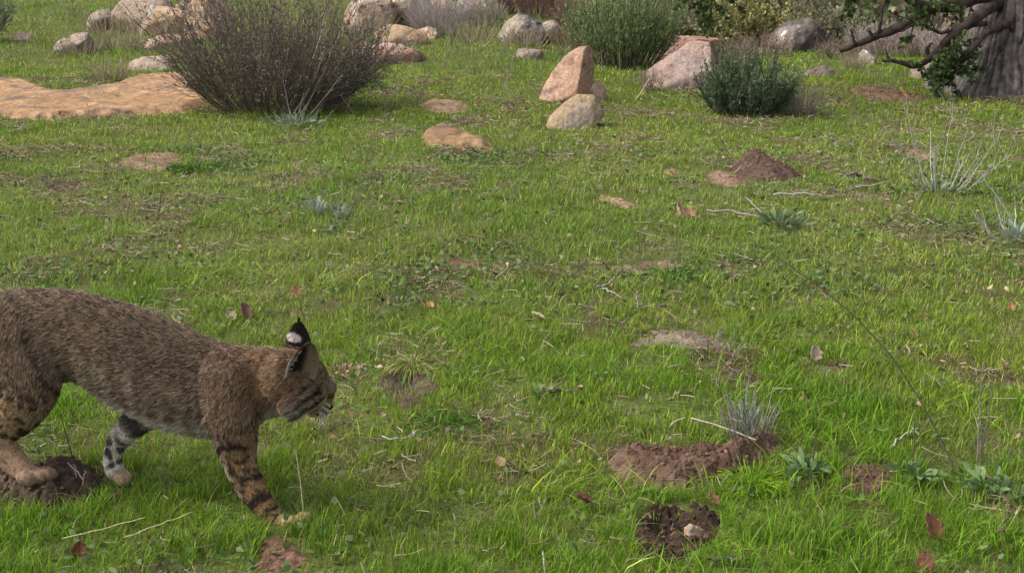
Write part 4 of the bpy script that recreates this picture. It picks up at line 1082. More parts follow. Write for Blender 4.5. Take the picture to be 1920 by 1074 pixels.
l1 = limb([P(1880, -20, Y0), P(1830, -5, Y0-.3), P(1785, 12, Y0-.3), P(1740, 15, Y0-.2), P(1700, 45, Y0-.1), P(1655, 63, Y0), P(1615, 80, Y0+.1), P(1576, 96, Y0+.2)], .095, .028)
limb([P(1740, 14, Y0-.2), P(1715, 5, Y0-.3), P(1690, -18, Y0-.4)], .06, .045)
limb([P(1648, 66, Y0), P(1650, 48, Y0-.03), P(1653, 28, Y0-.02), P(1655, 12, Y0)], .022, .012)
limb([P(1638, 71, Y0), P(1632, 62, Y0), P(1628, 58, Y0)], .02, .009); limb([P(1602, 85, Y0+.1), P(1598, 66, Y0+.1), P(1594, 56, Y0+.1)], .02, .008)
l2 = limb([P(1880, 0, Y0), P(1845, 22, Y0-.4), P(1805, 52, Y0-.5), P(1775, 78, Y0-.5), P(1750, 105, Y0-.45), P(1718, 124, Y0-.4), P(1690, 118, Y0-.4), P(1655, 112, Y0-.4)], .07, .018)
limb([P(1742, 108, Y0-.42), P(1738, 92, Y0-.42), P(1748, 82, Y0-.42)], .028, .01)
limb([P(1668, 115, Y0-.4), P(1664, 106, Y0-.4), P(1662, 98, Y0-.4)], .022, .008)
l3 = limb([P(1900, 40, Y0-.2), P(1850, 62, Y0-.5), P(1820, 95, Y0-.6), P(1790, 120, Y0-.6), P(1765, 140, Y0-.6)], .05, .02)
l4 = limb([P(1850, 45, Y0-.4), P(1810, 50, Y0-.5), P(1760, 62, Y0-.5), P(1725, 42, Y0-.5), P(1690, 60, Y0-.5)], .03, .01)
# high limbs carrying the crown above the picture, and the bough hanging to the left
top = np.array([OX+.15, OY, oz+3.9])
boughs = []
for (dx, dy, dz) in ((-4.6, -.6, -.4), (-3.2, 2.2, .8), (-2.2, -2.6, .6), (1.2, 2.8, 1.2), (3.2, -.5, 1.0), (2.0, -2.6, 1.3), (-1.2, .4, 3.0), (1.0, 0, 3.2), (-4.2, 1.0, 1.2)):
    e = top+np.array([dx, dy, dz]); m_ = (top+e)/2+np.array([0, 0, .7])
    boughs.append(limb([top+np.array([0, 0, -.9]), top+(m_-top)*.4, m_, e*.6+m_*.4, e], .22, .05))
hang0 = boughs[0][-1]
hg = P(1312, -25, hang0[1])
limb([hang0, hang0*.5+np.array([hg[0], hg[1], hg[2]+.9])*.5, hg+np.array([0, 0, .5]), hg+np.array([.05, 0, -.1])], .05, .012, name='limb')
LM = MB(); TM = MB()
def spray(path, n, L, nl, out=.8, s0=.3):
    t_ = twigs(rg, path[None] if path.ndim == 2 else path, n, L, out, s0=s0, wig=.05)
    t2 = twigs(rg, t_, 3, L*.5, .7, s0=.3)
    tubes(TM, t_, np.linspace(.009, .004, 5)[None]*np.ones((len(t_), 1)), (.085, .066, .055), 4); tubes(TM, t2, np.linspace(.004, .002, 5)[None]*np.ones((len(t2), 1)), (.085, .066, .055), 3)
    leafy(np.concatenate([t2, t_]), nl)
for b_ in boughs: spray(b_[len(b_)//3:], 26, 1.1, 2600)
hp2 = np.array([hg+np.array([a*.1, 0, b*.1]) for a, b in ((0, 6), (0, 3), (.5, 0), (.8, -1.3))])
spray(hp2, 22, .34, 1500, .9, .0)
spray(l3, 8, .24, 300, .8, .25); spray(l3[len(l3)//2:], 8, .24, 300, .8, .2)
spray(l4, 9, .3, 300, .8, .2); spray(l1[:len(l1)//3], 6, .3, 160, .8, .3)
dwn = np.array([P(1790, 60, Y0-.6), P(1795, 85, Y0-.6), P(1790, 110, Y0-.6), P(1788, 135, Y0-.6)]); spray(dwn, 12, .24, 520, .8, .1)
lf = np.array([P(1585, -30, Y0), P(1588, -12, Y0), P(1590, 0, Y0), P(1592, 6, Y0)]); spray(lf, 5, .15, 130, .8, .3)
TM.build('twigs', M_STEM, oak, np.array(oak.location)); LM.build('crown', M_LEAF, oak, np.array(oak.location))
MASKS.append((np.array([(OX+.85*math.cos(a), OY+.85*math.sin(a)) for a in np.linspace(0, 6.28, 20)[:-1]]), 0.))

# ------------------------------------------------------------------ small plants, stalks, sticks and dead leaves
rg = np.random.default_rng(15)
def lying(pts, z=.012, K=10, wig=.003):
    pts = np.asarray(pts, float); t = np.linspace(0, len(pts)-1, K); i = np.minimum(t.astype(int), len(pts)-2); f = (t-i)[:, None]
    q = pts[i]*(1-f)+pts[i+1]*f
    out = np.array([gp(a, b) for a, b in q]); out[:, 2] += z
    return out+rg.normal(size=out.shape)*wig
def stick(name, label, cat, paths, r0, r1, col, z=.012, up=False, Y=None, wig=.003, group=None, dY=None, K=12):
    m = MB(); first = None
    for k, pts in enumerate(paths):
        if up:
            b = gp(*pts[0]) if Y is None else np.array([0, Y, 0]); p_, r_ = upright(pts, b[1], r0, r1, K, wig, rg, dY)
        else:
            p_ = lying(pts, z, K, wig); r_ = np.linspace(r0, r1, K)
        if first is None: first = p_[0]
        tubes(m, p_[None], r_[None]*(1 if k == 0 else .7), col, 5)
    o = m.build(name, M_STEM, origin=first); tag(o, label, cat, group); return o
WHITE_ = (.36, .32, .28); STRAW = (.52, .44, .28); DKST = (.085, .065, .055)
stick('forked_twig', 'forked bleached white twig standing up like a Y in mid meadow', 'twig', [[(1190, 588), (1196, 573), (1195, 555), (1194, 545)], [(1194, 578), (1225, 572), (1266, 571)], [(1194, 578), (1186, 600)]], .006, .003, WHITE_, up=True)
stick('forked_twig', 'bleached crooked twig lying left of the standing forked one', 'twig', [[(1120, 555), (1140, 548), (1152, 535)], [(1130, 556), (1165, 572)]], .005, .0028, WHITE_, z=.04)
stick('twig', 'pale straight twig lying over the long brown soil mound', 'twig', [[(1294, 813), (1330, 823), (1375, 838), (1415, 856)]], .003, .002, (.36, .30, .25), z=.055, wig=.001)
stick('twig', 'long grey fallen branch in the grass left of the grey-green tuft', 'twig', [[(1325, 407), (1370, 410), (1400, 417), (1425, 422)], [(1398, 385), (1420, 405), (1432, 418)]], .007, .004, (.24, .21, .19), z=.045)
stick('twig', 'thin grey stick lying below the dark heap of soil', 'twig', [[(1450, 376), (1500, 375), (1530, 376)]], .007, .004, (.36, .33, .31), z=.04)
stick('twig', 'dark crumbling stick right of the dark heap of soil', 'twig', [[(1580, 335), (1610, 337), (1640, 345)]], .016, .008, (.13, .10, .09), z=.03, wig=.012)
stick('twig', 'long pale stick lying left of the grey dead twigs', 'twig', [[(1600, 362), (1630, 360), (1670, 352)]], .009, .005, (.34, .31, .28), z=.04)
stick('straw_stem', 'upright pale straw beside the front paw of the bobcat', 'straw', [[(570, 968), (563, 905), (555, 845)]], .0018, .0013, (.62, .52, .36), up=True, wig=.0008)
stick('straw_stem', 'long yellow straw lying at the lower left corner', 'straw', [[(120, 1042), (200, 1022), (275, 1002)]], .0018, .0013, (.58, .52, .26), z=.05, wig=.001)
stick('straw_stem', 'long yellow straw lying right of the other one below the bobcat', 'straw', [[(235, 1040), (300, 1015), (362, 992)]], .0018, .0013, (.55, .50, .26), z=.05, wig=.001)
stick('straw_stem', 'pale straw stub standing at the bottom edge', 'straw', [[(1023, 1080), (1020, 1055), (1018, 1032)]], .0022, .0016, (.62, .58, .44), up=True, wig=.0008)
stick('straw_stem', 'thick pale straw leaning at the foot of the pinkish grey boulder', 'straw', [[(1190, 190), (1205, 170), (1218, 148)]], .010, .006, (.50, .38, .22), up=True)
stick('tall_stalk', 'very long thin dark stalk leaning diagonally left across the meadow', 'stalk', [[(1800, 903), (1770, 835), (1725, 750), (1670, 665), (1600, 590), (1520, 525), (1440, 470)]], .0032, .0013, DKST, up=True, wig=.0012, dY=.25, K=24)
stick('tall_stalk', 'short dark upright stalk beside the pale leafy rosette', 'stalk', [[(1521, 888), (1530, 820), (1532, 748)]], .0026, .0012, DKST, up=True, wig=.001)
stick('tall_stalk', 'dark upright stalk standing just right of the round brown scrape', 'stalk', [[(1710, 900), (1713, 850), (1716, 782)]], .0026, .0014, DKST, up=True, wig=.001)
stick('tall_stalk', 'grey-brown crooked stalk with dry seed heads at the right', 'stalk', [[(1838, 885), (1845, 820), (1858, 760), (1862, 712)], [(1838, 885), (1840, 780), (1834, 690)]], .003, .0014, (.15, .12, .10), up=True, wig=.002)
stick('tall_stalk', 'faint grey stalk left of the crooked one with seed heads', 'stalk', [[(1832, 870), (1836, 780), (1842, 680)]], .0022, .0010, (.22, .19, .16), up=True, wig=.0015)
stick('tall_stalk', 'thin dark stalk rising between the bobcat legs', 'stalk', [[(140, 873), (125, 815), (112, 770)]], .0022, .0012, DKST, up=True, wig=.001)
stick('tall_stalk', 'lone thin dark stalk in the grass above the back of the bobcat', 'stalk', [[(296, 412), (300, 385), (303, 358)]], .004, .002, DKST, up=True, wig=.001)
stick('forked_twig', 'pale broken twig stuck in the dark soil clump under the bobcat', 'twig', [[(172, 925), (150, 890), (128, 868)], [(145, 930), (143, 900), (140, 868)], [(150, 935), (155, 905), (160, 880)]], .0028, .0016, (.40, .33, .30), up=True, wig=.002)
stick('twig', 'short pale twig with two ends lying below the dark leafy tangle', 'twig', [[(715, 845), (745, 849), (765, 843), (785, 828)]], .0030, .0016, (.42, .38, .33), z=.045)
stick('twig', 'black and white charred stick at the bottom, below the dark dug hollow', 'twig', [[(1330, 1064), (1360, 1060), (1385, 1066)]], .007, .004, (.12, .10, .09), z=.02)
stick('twig', 'short dark rotten stick beside the small pale rosette', 'twig', [[(1028, 750), (1050, 744), (1080, 752)]], .008, .004, (.10, .08, .065), z=.03)
stick('twig', 'thin pale curved twig right of the round brown scrape', 'twig', [[(1668, 872), (1690, 850), (1720, 835)]], .0025, .0012, (.42, .40, .34), z=.06)
def tuft(name, label, cat, px, py, n, L, W, cols, spread=.8, stems=0, scol=(.3, .27, .25), sh=.2, seed=0, up=.5, foot=.02, srad=.0018, droop=.3):
    rg2 = np.random.default_rng(seed+300); b = gp(px, py); m = MB()
    root = empty(name, tuple(b)); tag(root, label, cat)
    if n:
        az = rg2.random(n)*6.28; tl = spread*np.sqrt(rg2.random(n))
        d = np.stack([np.sin(tl)*np.cos(az), np.sin(tl)*np.sin(az), np.cos(tl)], 1)
        pos = b[None]+np.stack([np.cos(az), np.sin(az), 0*az], 1)*(foot*rg2.random(n))[:, None]+np.array([0, 0, .0])
        pos[:, 2] += rg2.random(n)*L*up
        cols = np.array(cols); C = cols[rg2.integers(0, len(cols), n)]*(.8+.4*rg2.random(n))[:, None]
        leaves(m, pos, d, L*(.6+.6*rg2.random(n)), W*(.7+.5*rg2.random(n)), C, .3, droop)
        m.build('leaves', M_LEAF, root, b)
    if stems:
        st, h = grow(rg2, stems, b, foot, sh, spread*.9, .2, .02, lo=.5); m2 = MB()
        tubes(m2, st, np.linspace(1, .4, st.shape[1])[None]*srad*np.ones((stems, 1)), np.array(scol)*(.7+.6*rg2.random(stems))[:, None], 4)
        tw = twigs(rg2, st, 2, sh*.3, .5, s0=.3); tubes(m2, tw, np.linspace(1, .4, 5)[None]*srad*.6*np.ones((len(tw), 1)), scol, 3)
        m2.build('stems', M_STEM, root, b)
    return root
PALE = ((.135, .205, .085), (.17, .235, .115), (.11, .18, .06)); SAGE = ((.20, .23, .17), (.27, .29, .23), (.14, .17, .11))
tuft('leafy_rosette', 'rosette of broad pale green leaves right of the long soil mound', 'rosette', 1508, 895, 46, .072, .019, PALE, 1.1, seed=1, foot=.05, droop=.6)
tuft('leafy_rosette', 'rosette of broad pale leaves just right of the round brown scrape', 'rosette', 1722, 905, 40, .068, .018, PALE, 1.1, seed=2, foot=.05, droop=.6)
tuft('leafy_rosette', 'loose pale green leaves at the foot of the crooked stalk', 'rosette', 1845, 922, 44, .066, .018, PALE, 1.1, seed=3, foot=.06, droop=.6)
tuft('leafy_rosette', 'small pale rosette beside the short dark rotten stick', 'rosette', 1015, 750, 16, .055, .014, PALE, 1.1, seed=4)
tuft('leafy_rosette', 'big grey-green leaves reaching in at the right edge', 'rosette', 1912, 940, 26, .065, .02, PALE, 1.1, seed=5, foot=.06, droop=.6)
tuft('sage_tuft', 'grey tuft with dead twiggy stems growing behind the long soil mound', 'dead tuft', 1398, 828, 170, .042, .0062, SAGE, .5, 34, (.26, .22, .20), .22, seed=6, up=2.6, foot=.05, srad=.0022)
tuft('sage_tuft', 'low grey-green tuft with fresh leaves at the end of the fallen branch', 'tuft', 1465, 425, 110, .095, .016, ((.14, .21, .09), (.18, .24, .13)), 1.1, 12, (.30, .24, .2), .12, seed=7, foot=.12, up=.5)
tuft('sage_tuft', 'pale grey sprigs in the grass above the dipped back of the bobcat', 'tuft', 596, 405, 70, .06, .012, ((.32, .36, .30), (.25, .3, .22)), .9, 8, (.2, .17, .15), .3, seed=8, up=1.4, foot=.06)
tuft('sage_tuft', 'smaller grey-white sprig right beside the pale grey sprigs', 'tuft', 640, 412, 50, .055, .012, ((.36, .38, .34), (.27, .3, .25)), .9, 7, (.16, .13, .12), .33, seed=9, up=1.2, foot=.05)
tuft('sage_tuft', 'grey-green sprig at the foot of the big twiggy shrub', 'tuft', 550, 238, 120, .10, .02, ((.20, .25, .17), (.15, .19, .12)), 1.2, 10, (.4, .36, .33), .25, seed=10, foot=.25, up=.6)
tuft('dead_twig_clump', 'clump of bleached grey upright dead twigs in the right of the meadow', 'dead twigs', 1760, 362, 90, .08, .010, ((.22, .26, .15), (.30, .32, .22)), .95, 17, (.34, .32, .29), .60, seed=11, foot=.13, up=.5, srad=.0042)
tuft('dead_twig_clump', 'bleached dead twigs with a grey-green foot at the right edge', 'dead twigs', 1908, 455, 50, .09, .014, ((.24, .3, .2), (.3, .34, .26)), 1.0, 10, (.42, .40, .36), .34, seed=12, foot=.07, up=.9, srad=.004)
stick('twig', 'long thin bleached twig slanting up left from the grey-green foot at the right edge', 'twig', [[(1905, 425), (1880, 385), (1838, 325)], [(1900, 425), (1865, 405)]], .006, .003, (.44, .42, .38), up=True)
tuft('dry_tangle', 'pale roots and straw hanging over the left of the dark dug hollow', 'dry roots', 1238, 990, 0, .1, .01, PALE, 1.5, 16, (.34, .32, .27), .07, seed=17, foot=.03, srad=.0016)
GR = ((.06, .14, .015), (.10, .20, .02), (.045, .11, .02))
tuft('grass_tuft', 'dark green grass tuft at the right end of the bare trodden strip', 'grass tuft', 368, 322, 260, .15, .009, GR, 1.25, seed=70, foot=.16, up=.1, droop=.9)
tuft('grass_tuft', 'dark green grass tuft right of the dull brown bare spot in mid meadow', 'grass tuft', 1262, 522, 220, .11, .006, GR, 1.25, seed=71, foot=.10, up=.1, droop=.9)
tuft('grass_tuft', 'long-bladed grass tuft arching over the back of the dark bare hollow', 'grass tuft', 775, 692, 260, .11, .0042, ((.13, .24, .02), (.24, .27, .06), (.3, .25, .12)), 1.3, seed=72, foot=.07, up=.1, droop=1.1)
tuft('grass_tuft', 'lush long green tuft in front of the right end of the long soil mound', 'grass tuft', 1412, 915, 260, .10, .0040, ((.12, .25, .01), (.2, .3, .02)), 1.1, seed=73, foot=.07, up=.1, droop=.9)
tuft('grass_tuft', 'dark leafy tangle of long blades below the bare hollow ahead of the bobcat', 'grass tuft', 835, 800, 300, .10, .0040, GR, 1.35, seed=74, foot=.13, up=.1, droop=1.1)
tuft('dry_tangle', 'tangle of dry grey straw lying in the dark bare hollow ahead of the bobcat', 'dry grass', 762, 735, 0, .1, .01, PALE, 1.45, 46, (.34, .27, .24), .085, seed=13, foot=.06, srad=.0014)
tuft('dry_tangle', 'dark tangled dead plant at the right end of the bare grey patch', 'dry grass', 1330, 665, 20, .05, .01, ((.2, .12, .08), (.3, .2, .14)), 1.0, 34, (.22, .17, .15), .14, seed=14, foot=.05, srad=.002)
tuft('dry_tangle', 'pale dry straw heap in the grass right behind the muzzle of the bobcat', 'dry grass', 640, 700, 24, .05, .012, ((.30, .17, .13), (.36, .24, .17)), 1.2, 26, (.42, .33, .27), .09, seed=15, foot=.05, srad=.0014)
tuft('dry_tangle', 'dry grey tangle with dark gaps, far left above the bobcat', 'dry grass', 105, 352, 0, .1, .01, PALE, 1.4, 26, (.22, .17, .14), .16, seed=16, foot=.1, srad=.003)

for k, (px, py, h_, w_, lb) in enumerate([
    (200, 62, 42, 70, 'pale dry grass tuft between the narrow grey rock and the large rounded boulder'), (150, 104, 38, 90, 'dry grass tuft at the foot of the low grey-capped rock'),
    (225, 92, 46, 80, 'grey dry weeds just left of the low flat pinkish rock'), (250, 62, 40, 60, 'dry weeds at the foot of the large rounded boulder'),
    (205, 150, 44, 60, 'thin grey dead weeds at the upper edge of the flat bedrock slab'), (690, 66, 50, 80, 'dry brown weeds right behind the twiggy shrub'),
    (880, 78, 44, 90, 'dry pale weeds below the dry grey-brown brush'), (985, 84, 34, 80, 'dry weeds in front of the lichen-crusted boulder'), (1130, 92, 50, 60, 'dry brown weeds left of the foot of the tall olive-green shrub'),
    (1600, 128, 30, 50, 'thin dry weeds at the tip of the low oak limb')]):
    tuft('dry_plant', lb, 'dry plant', px, py, 0, .1, .01, PALE, .8, 70, (.30, .245, .16), h_/pxs(gp(px, py))*1.05, seed=60+k, foot=w_/pxs(gp(px, py))*.42, srad=.0052)
def dead_leaf(label, px, py, size, col, tilt=(0, 0), az=0., lobes=3, z=.02, seed=0, curl=.5):
    rg2 = np.random.default_rng(seed+500); b = gp(px, py); b[2] += z; b[1] -= .0
    nu, nv = 13, 17; u_, v_ = np.meshgrid(np.linspace(-1, 1, nu), np.linspace(0, 1, nv))
    wd = np.sin(np.clip(v_, 0, 1)**.8*math.pi)**.6*(.34+.13*np.abs(np.sin(v_*math.pi*lobes)))+.012
    x = u_*wd; y = v_-.5
    zc = curl*(x**2*1.6)+curl*.5*(y**2)+.05*fbm2(u_*2+seed, v_*3, seed, 2)
    V1 = np.stack([x, y, zc], -1).reshape(-1, 3)*size
    V2 = V1-np.array([0, 0, .0012+.01*size])
    from mathutils import Matrix
    R = np.array((Matrix.Rotation(az, 3, 'Z') @ Matrix.Rotation(tilt[0], 3, 'X') @ Matrix.Rotation(tilt[1], 3, 'Y')))
    V = np.concatenate([V1, V2])@R.T+b
    n = nu*nv; F_ = []
    for a in range(nv-1):
        for c_ in range(nu-1):
            q = a*nu+c_; F_.append([q, q+1, q+nu+1, q+nu]); F_.append([n+q, n+q+nu, n+q+nu+1, n+q+1])
        F_.append([a*nu, a*nu+nu, n+a*nu+nu, n+a*nu]); F_.append([a*nu+nu-1, n+a*nu+nu-1, n+a*nu+2*nu-1, a*nu+2*nu-1])
    vein = np.exp(-(u_/.09)**2)
    cc = np.array(col)*(1-.35*vein.ravel()[:, None])*(1+.35*fbm2(u_*4, v_*6, seed+3, 2).ravel()[:, None])
    o = link_mesh('dead_leaf', V, [np.array(F_)], M_DEADLEAF, origin=b, col=np.concatenate([cc, cc])); tag(o, label, 'dead leaf'); return o
BR = (.20, .085, .045); TN = (.42, .27, .17)
dead_leaf('large flat rust-brown leaf caught upright in the grass at the lower right', 1744, 1015, .074, BR, (.95, .2), .5, seed=1, z=.045)
dead_leaf('dark red-brown leaf at the bottom edge below the large rust-brown one', 1732, 1080, .052, (.12, .045, .03), (.9, -.3), -.3, seed=2, z=.04)
dead_leaf('dark purple-brown crumpled leaf left of the dark dug hollow', 1094, 958, .058, (.12, .05, .04), (.5, .2), 1.4, seed=3, z=.035, curl=.8)
dead_leaf('curled brown leaf in the grass just above the neck of the bobcat', 458, 602, .075, (.22, .12, .075), (1.0, .4), .6, seed=4, z=.045, curl=1.0)
dead_leaf('pale tan curled leaf left of the brown one above the bobcat', 433, 606, .05, (.36, .26, .2), (.5, -.5), 1.3, seed=5, z=.03, curl=1.0)
dead_leaf('orange-tan leaf sticking up out of the grass near the ear tuft', 556, 560, .05, (.46, .22, .11), (1.1, .3), .3, seed=6, z=.04)
dead_leaf('small dark brown leaf standing at the lower left', 152, 1052, .045, (.15, .05, .03), (1.3, 0), .1, seed=7, z=.035)
dead_leaf('pale tan curled leaf left of the other curled one in the upper meadow', 1272, 412, .10, (.45, .29, .18), (1.0, .5), .4, seed=8, z=.05, curl=1.1)
dead_leaf('brown curled leaf right beside the pale tan one in the upper meadow', 1290, 414, .08, (.33, .19, .11), (.5, -.4), 1.4, seed=9, z=.04, curl=1.1)
dead_leaf('pale upright leaf beside the narrow dark crack of soil', 1525, 680, .062, (.52, .38, .29), (1.3, .3), .1, seed=10, z=.04, curl=1.0)
dead_leaf('round bright orange leaf in the middle of the meadow', 807, 584, .035, (.55, .30, .12), (.9, 0), .3, lobes=1, seed=11, z=.03)
dead_leaf('flat pale leaf lying in the middle of the meadow, below the worn brown lumps', 1008, 606, .06, (.50, .36, .26), (.5, .1), 1.4, seed=12, z=.035)
dead_leaf('small pinkish leaf in the grass above the bobcat neck', 616, 508, .045, (.45, .30, .26), (.9, .2), .8, seed=13, z=.03)
dead_leaf('brown leaf lying on the rim of the dark dug hollow', 1336, 962, .04, (.26, .12, .07), (.7, .2), .6, seed=14, z=.045)
dead_leaf('pinkish tan leaf half hidden behind the crooked stalk', 1882, 706, .05, (.42, .27, .22), (.9, .2), 1.2, seed=15, z=.05)
dead_leaf('orange leaf in the grass at the far right, above the crooked stalk', 1893, 588, .04, (.46, .25, .13), (1.0, .2), .2, seed=16, z=.035)
dead_leaf('small orange-brown leaf in the grass near the diagonal stalk', 1712, 640, .045, (.42, .24, .13), (.9, -.2), .9, seed=17, z=.035)
dead_leaf('yellow-orange dead leaf on the worn bank before the oak', 1693, 188, .13, (.60, .36, .15), (1.0, .2), .8, seed=18, z=.08)
dead_leaf('small pale leaf right of the low grey-green tuft', 1637, 418, .07, (.46, .30, .21), (.7, .2), 1.2, seed=19, z=.05)
dead_leaf('small rounded tan leaf in the grass left of the long soil mound', 938, 888, .035, (.36, .25, .13), (.7, 0), .4, lobes=1, seed=20, z=.04)
# ------------------------------------------------------------------ grass, clover and thatch (what nobody could count)
def mask_of(x, y):
    m = np.ones(len(x))
    for poly, dens in MASKS:
        lo, hi = poly.min(0), poly.max(0)
        k = np.where((x > lo[0]) & (x < hi[0]) & (y > lo[1]) & (y < hi[1]))[0]
        if len(k):
            ins = inside(poly, x[k], y[k]); m[k[ins]] = np.minimum(m[k[ins]], dens)
    return m
feet = [cp(535, 978, .08), cp(505, 960, .078), cp(225, 893, -.055), cp(60, 893, .07)]
BANDS = [(2.4, 6.5, -4200, .0032, .095),  # y0, y1, count, width (mm), height (m)
    (2.35, 3.6, 100000, .0021, .054), (3.6, 5.2, 125000, .0026, .049), (5.2, 7.5, 110000, .0034, .048), (7.5, 11, 110000, .0046, .050), (11, 16, 95000, .0066, .058), (16, 27, 70000, .011, .07), (27, 52, 30000, .022, .10)]
GV = 7
rg = np.random.default_rng(99)
def patchy(x, y):
    a = fbm2(x*1.1+9, y*.8, 51, 3)                # lush / dull areas
    b = fbm2(x*6, y*5, 52, 3)                     # clumps
    c_ = fbm2(x*2.6+4, y*2.2, 53, 3)              # thatch patches
    return a, b, c_
allV_, allC_, nb_ = [], [], 0
for (y0, y1, n, wd, ht) in BANDS:
    tall = n < 0; n = abs(n); N0 = int(n*(8 if tall else 1.9))
    y = np.sqrt(y0*y0+(y1*y1-y0*y0)*rg.random(N0)); half = .50*y+.55
    x = (rg.random(N0)*2-1)*half
    a, b, c_ = patchy(x, y)
    near = sstep(6.5, 3.2, y)
    dens = .60+.42*np.clip(b*1.9+.1, -1, 1)
    dens = dens*(1-.50*sstep(.05, .45, c_)*sstep(18, 9, y)); dens = dens*(.35+.30*sstep(4, 8, y)+(.65-.30*sstep(4, 8, y))*sstep(-.45, .1, noise2(x*17, y*17, 57)+.5*noise2(x*40, y*40, 58)))
    if tall: dens = sstep(.15, .55, fbm2(x*2.1+70, y*2.1, 91, 3))
    dens = dens*mask_of(x, y)
    for f_ in feet: dens = np.where(np.hypot(x-f_[0], y-f_[1]+.02) < .05, dens*.15, dens)
    k = rg.random(N0) < dens; x, y, a, b, c_ = x[k][:n], y[k][:n], a[k][:n], b[k][:n], c_[k][:n]
    N = len(x); near = sstep(7, 3.3, y)
    z = terrain(x, y)
    r = rg.random(N)
    h = ht*(.42+.85*rg.random(N))*(1+.55*b+.25*a)*np.where(r < .04, 1.5, 1)
    if tall: h = ht*(.5+.8*rg.random(N))
    az = rg.random(N)*6.283+noise2(x*3, y*3, 61)*1.5
    lean = (.25+.75*rg.random(N))*(.9+.5*noise2(x*7, y*7, 62))
    if tall: lean = .7+.9*rg.random(N)
    # colours: fresh green, yellow green, blue green, straw
    g1 = np.array((.125, .250, .014)); g2 = np.array((.235, .320, .034)); g3 = np.array((.075, .170, .020)); g4 = np.array((.38, .31, .17)); g5 = np.array((.27, .30, .07)); g6 = np.array((.24, .18, .12))
    t = sstep(-.5, .5, a+.45*rg.normal(size=N)*.6+.25*near-.05)
    C = mixc(g2, g1, t)
    C = mixc(C, g3, sstep(.25, .7, b+.25*rg.normal(size=N))*.75)
    rr = rg.random(N)
    pd = np.clip(.11+.12*(1-near)+.40*sstep(.1, .5, c_)-.12*sstep(0, .4, a), .03, .7)
    pd = pd*np.interp(y, [5, 9, 12], [1, .95, .9])
    C = np.where((rr < pd)[:, None], g4*(.45+.75*rg.random(N))[:, None], C)
    C = np.where(((rr > .93) & (rg.random(N) < .5))[:, None], g5, C)
    mid = sstep(4.2, 6.5, y)*sstep(13, 9, y); C = mixc(C, (.30, .31, .12), mid*.38*rg.random(N))
    C = np.where(((rr < pd*.4))[:, None], g6*(.5+.7*rg.random(N))[:, None], C)
    lean = np.where(rr < pd, lean*1.6, lean); h = np.where(rr < pd, h*.85, h)
    C = C*(np.exp(rg.normal(size=N)*.30-.03))[:, None]
    w_ = wd*(.6+.7*rg.random(N))
    sd = np.stack([-np.sin(az+rg.normal(size=N)*.6), np.cos(az+rg.normal(size=N)*.6), 0*az], 1)
    dr = np.stack([np.cos(az), np.sin(az), 0*az], 1)
    p0 = np.stack([x, y, z-.004], 1)
    V = []
    for s_, wf in ((0, .8), (.38, 1.), (.75, .7), (1., 0)):
        up_ = h*(s_-.32*np.minimum(lean, 1.6)*s_*s_); out_ = h*lean*(.25*s_+.75*s_*s_)*.85
        c = p0+np.array([0, 0, 1.])*up_[:, None]+dr*out_[:, None]
        if wf: V += [c-sd*(w_*wf*.5)[:, None], c+sd*(w_*wf*.5)[:, None]]
        else: V.append(c)
    allV_.append(np.stack(V, 1).reshape(-1, 3)); 
    tipc = mixc(C*1.05, np.maximum(C, 1e-4)*.4+np.array((.24, .25, .04))*.6, np.where(rr < pd, 0, rg.random(N)**1.5))
    CC = np.stack([C*np.array((1., .92, 1.))]*2+[C]*2+[C*.6+tipc*.4]*2+[tipc], 1); allC_.append(CC.reshape(-1, 3)); nb_ += N
V = np.concatenate(allV_); C = np.concatenate(allC_)
b = np.arange(nb_)[:, None]*GV
o = link_mesh('grass', V, [np.concatenate([b+np.array([[0, 1, 3, 2]]), b+np.array([[2, 3, 5, 4]])]), b+np.array([[4, 5, 6]])], M_GRASS, col=C)
tag(o, 'short patchy green meadow grass with yellow and dry blades', 'grass', kind='stuff')

# low broad-leaved weeds in dark green patches
N0 = 150000
y = np.sqrt(2.4**2+(10**2-2.4**2)*rg.random(N0)); x = (rg.random(N0)*2-1)*(.5*y+.4)
a, b_, c_ = patchy(x, y)
wn = fbm2(x*1.9+30, y*1.9, 71, 3)
k = rg.random(N0) < (sstep(.15, .6, wn)*.35+.03)*mask_of(x, y)
x, y = x[k], y[k]; N = len(x)
p = np.stack([x, y, terrain(x, y)+.008+.03*rg.random(N)], 1)
d = norm(rg.normal(size=(N, 3))*np.array([1, 1, .45])+np.array([0, 0, .15]))
cc = np.array([(.075, .13, .035), (.10, .165, .045), (.13, .18, .07), (.16, .20, .10)])[rg.integers(0, 4, N)]*(.7+.6*rg.random(N))[:, None]
m = MB(); leaves(m, p, d, (.013+.016*rg.random(N))*(1+.06*y), (.009+.008*rg.random(N))*(1+.06*y), cc, .12, .1)
o = m.build('weeds', M_LEAF); tag(o, 'low dark green broad-leaved weeds scattered through the meadow grass', 'weeds', kind='stuff')

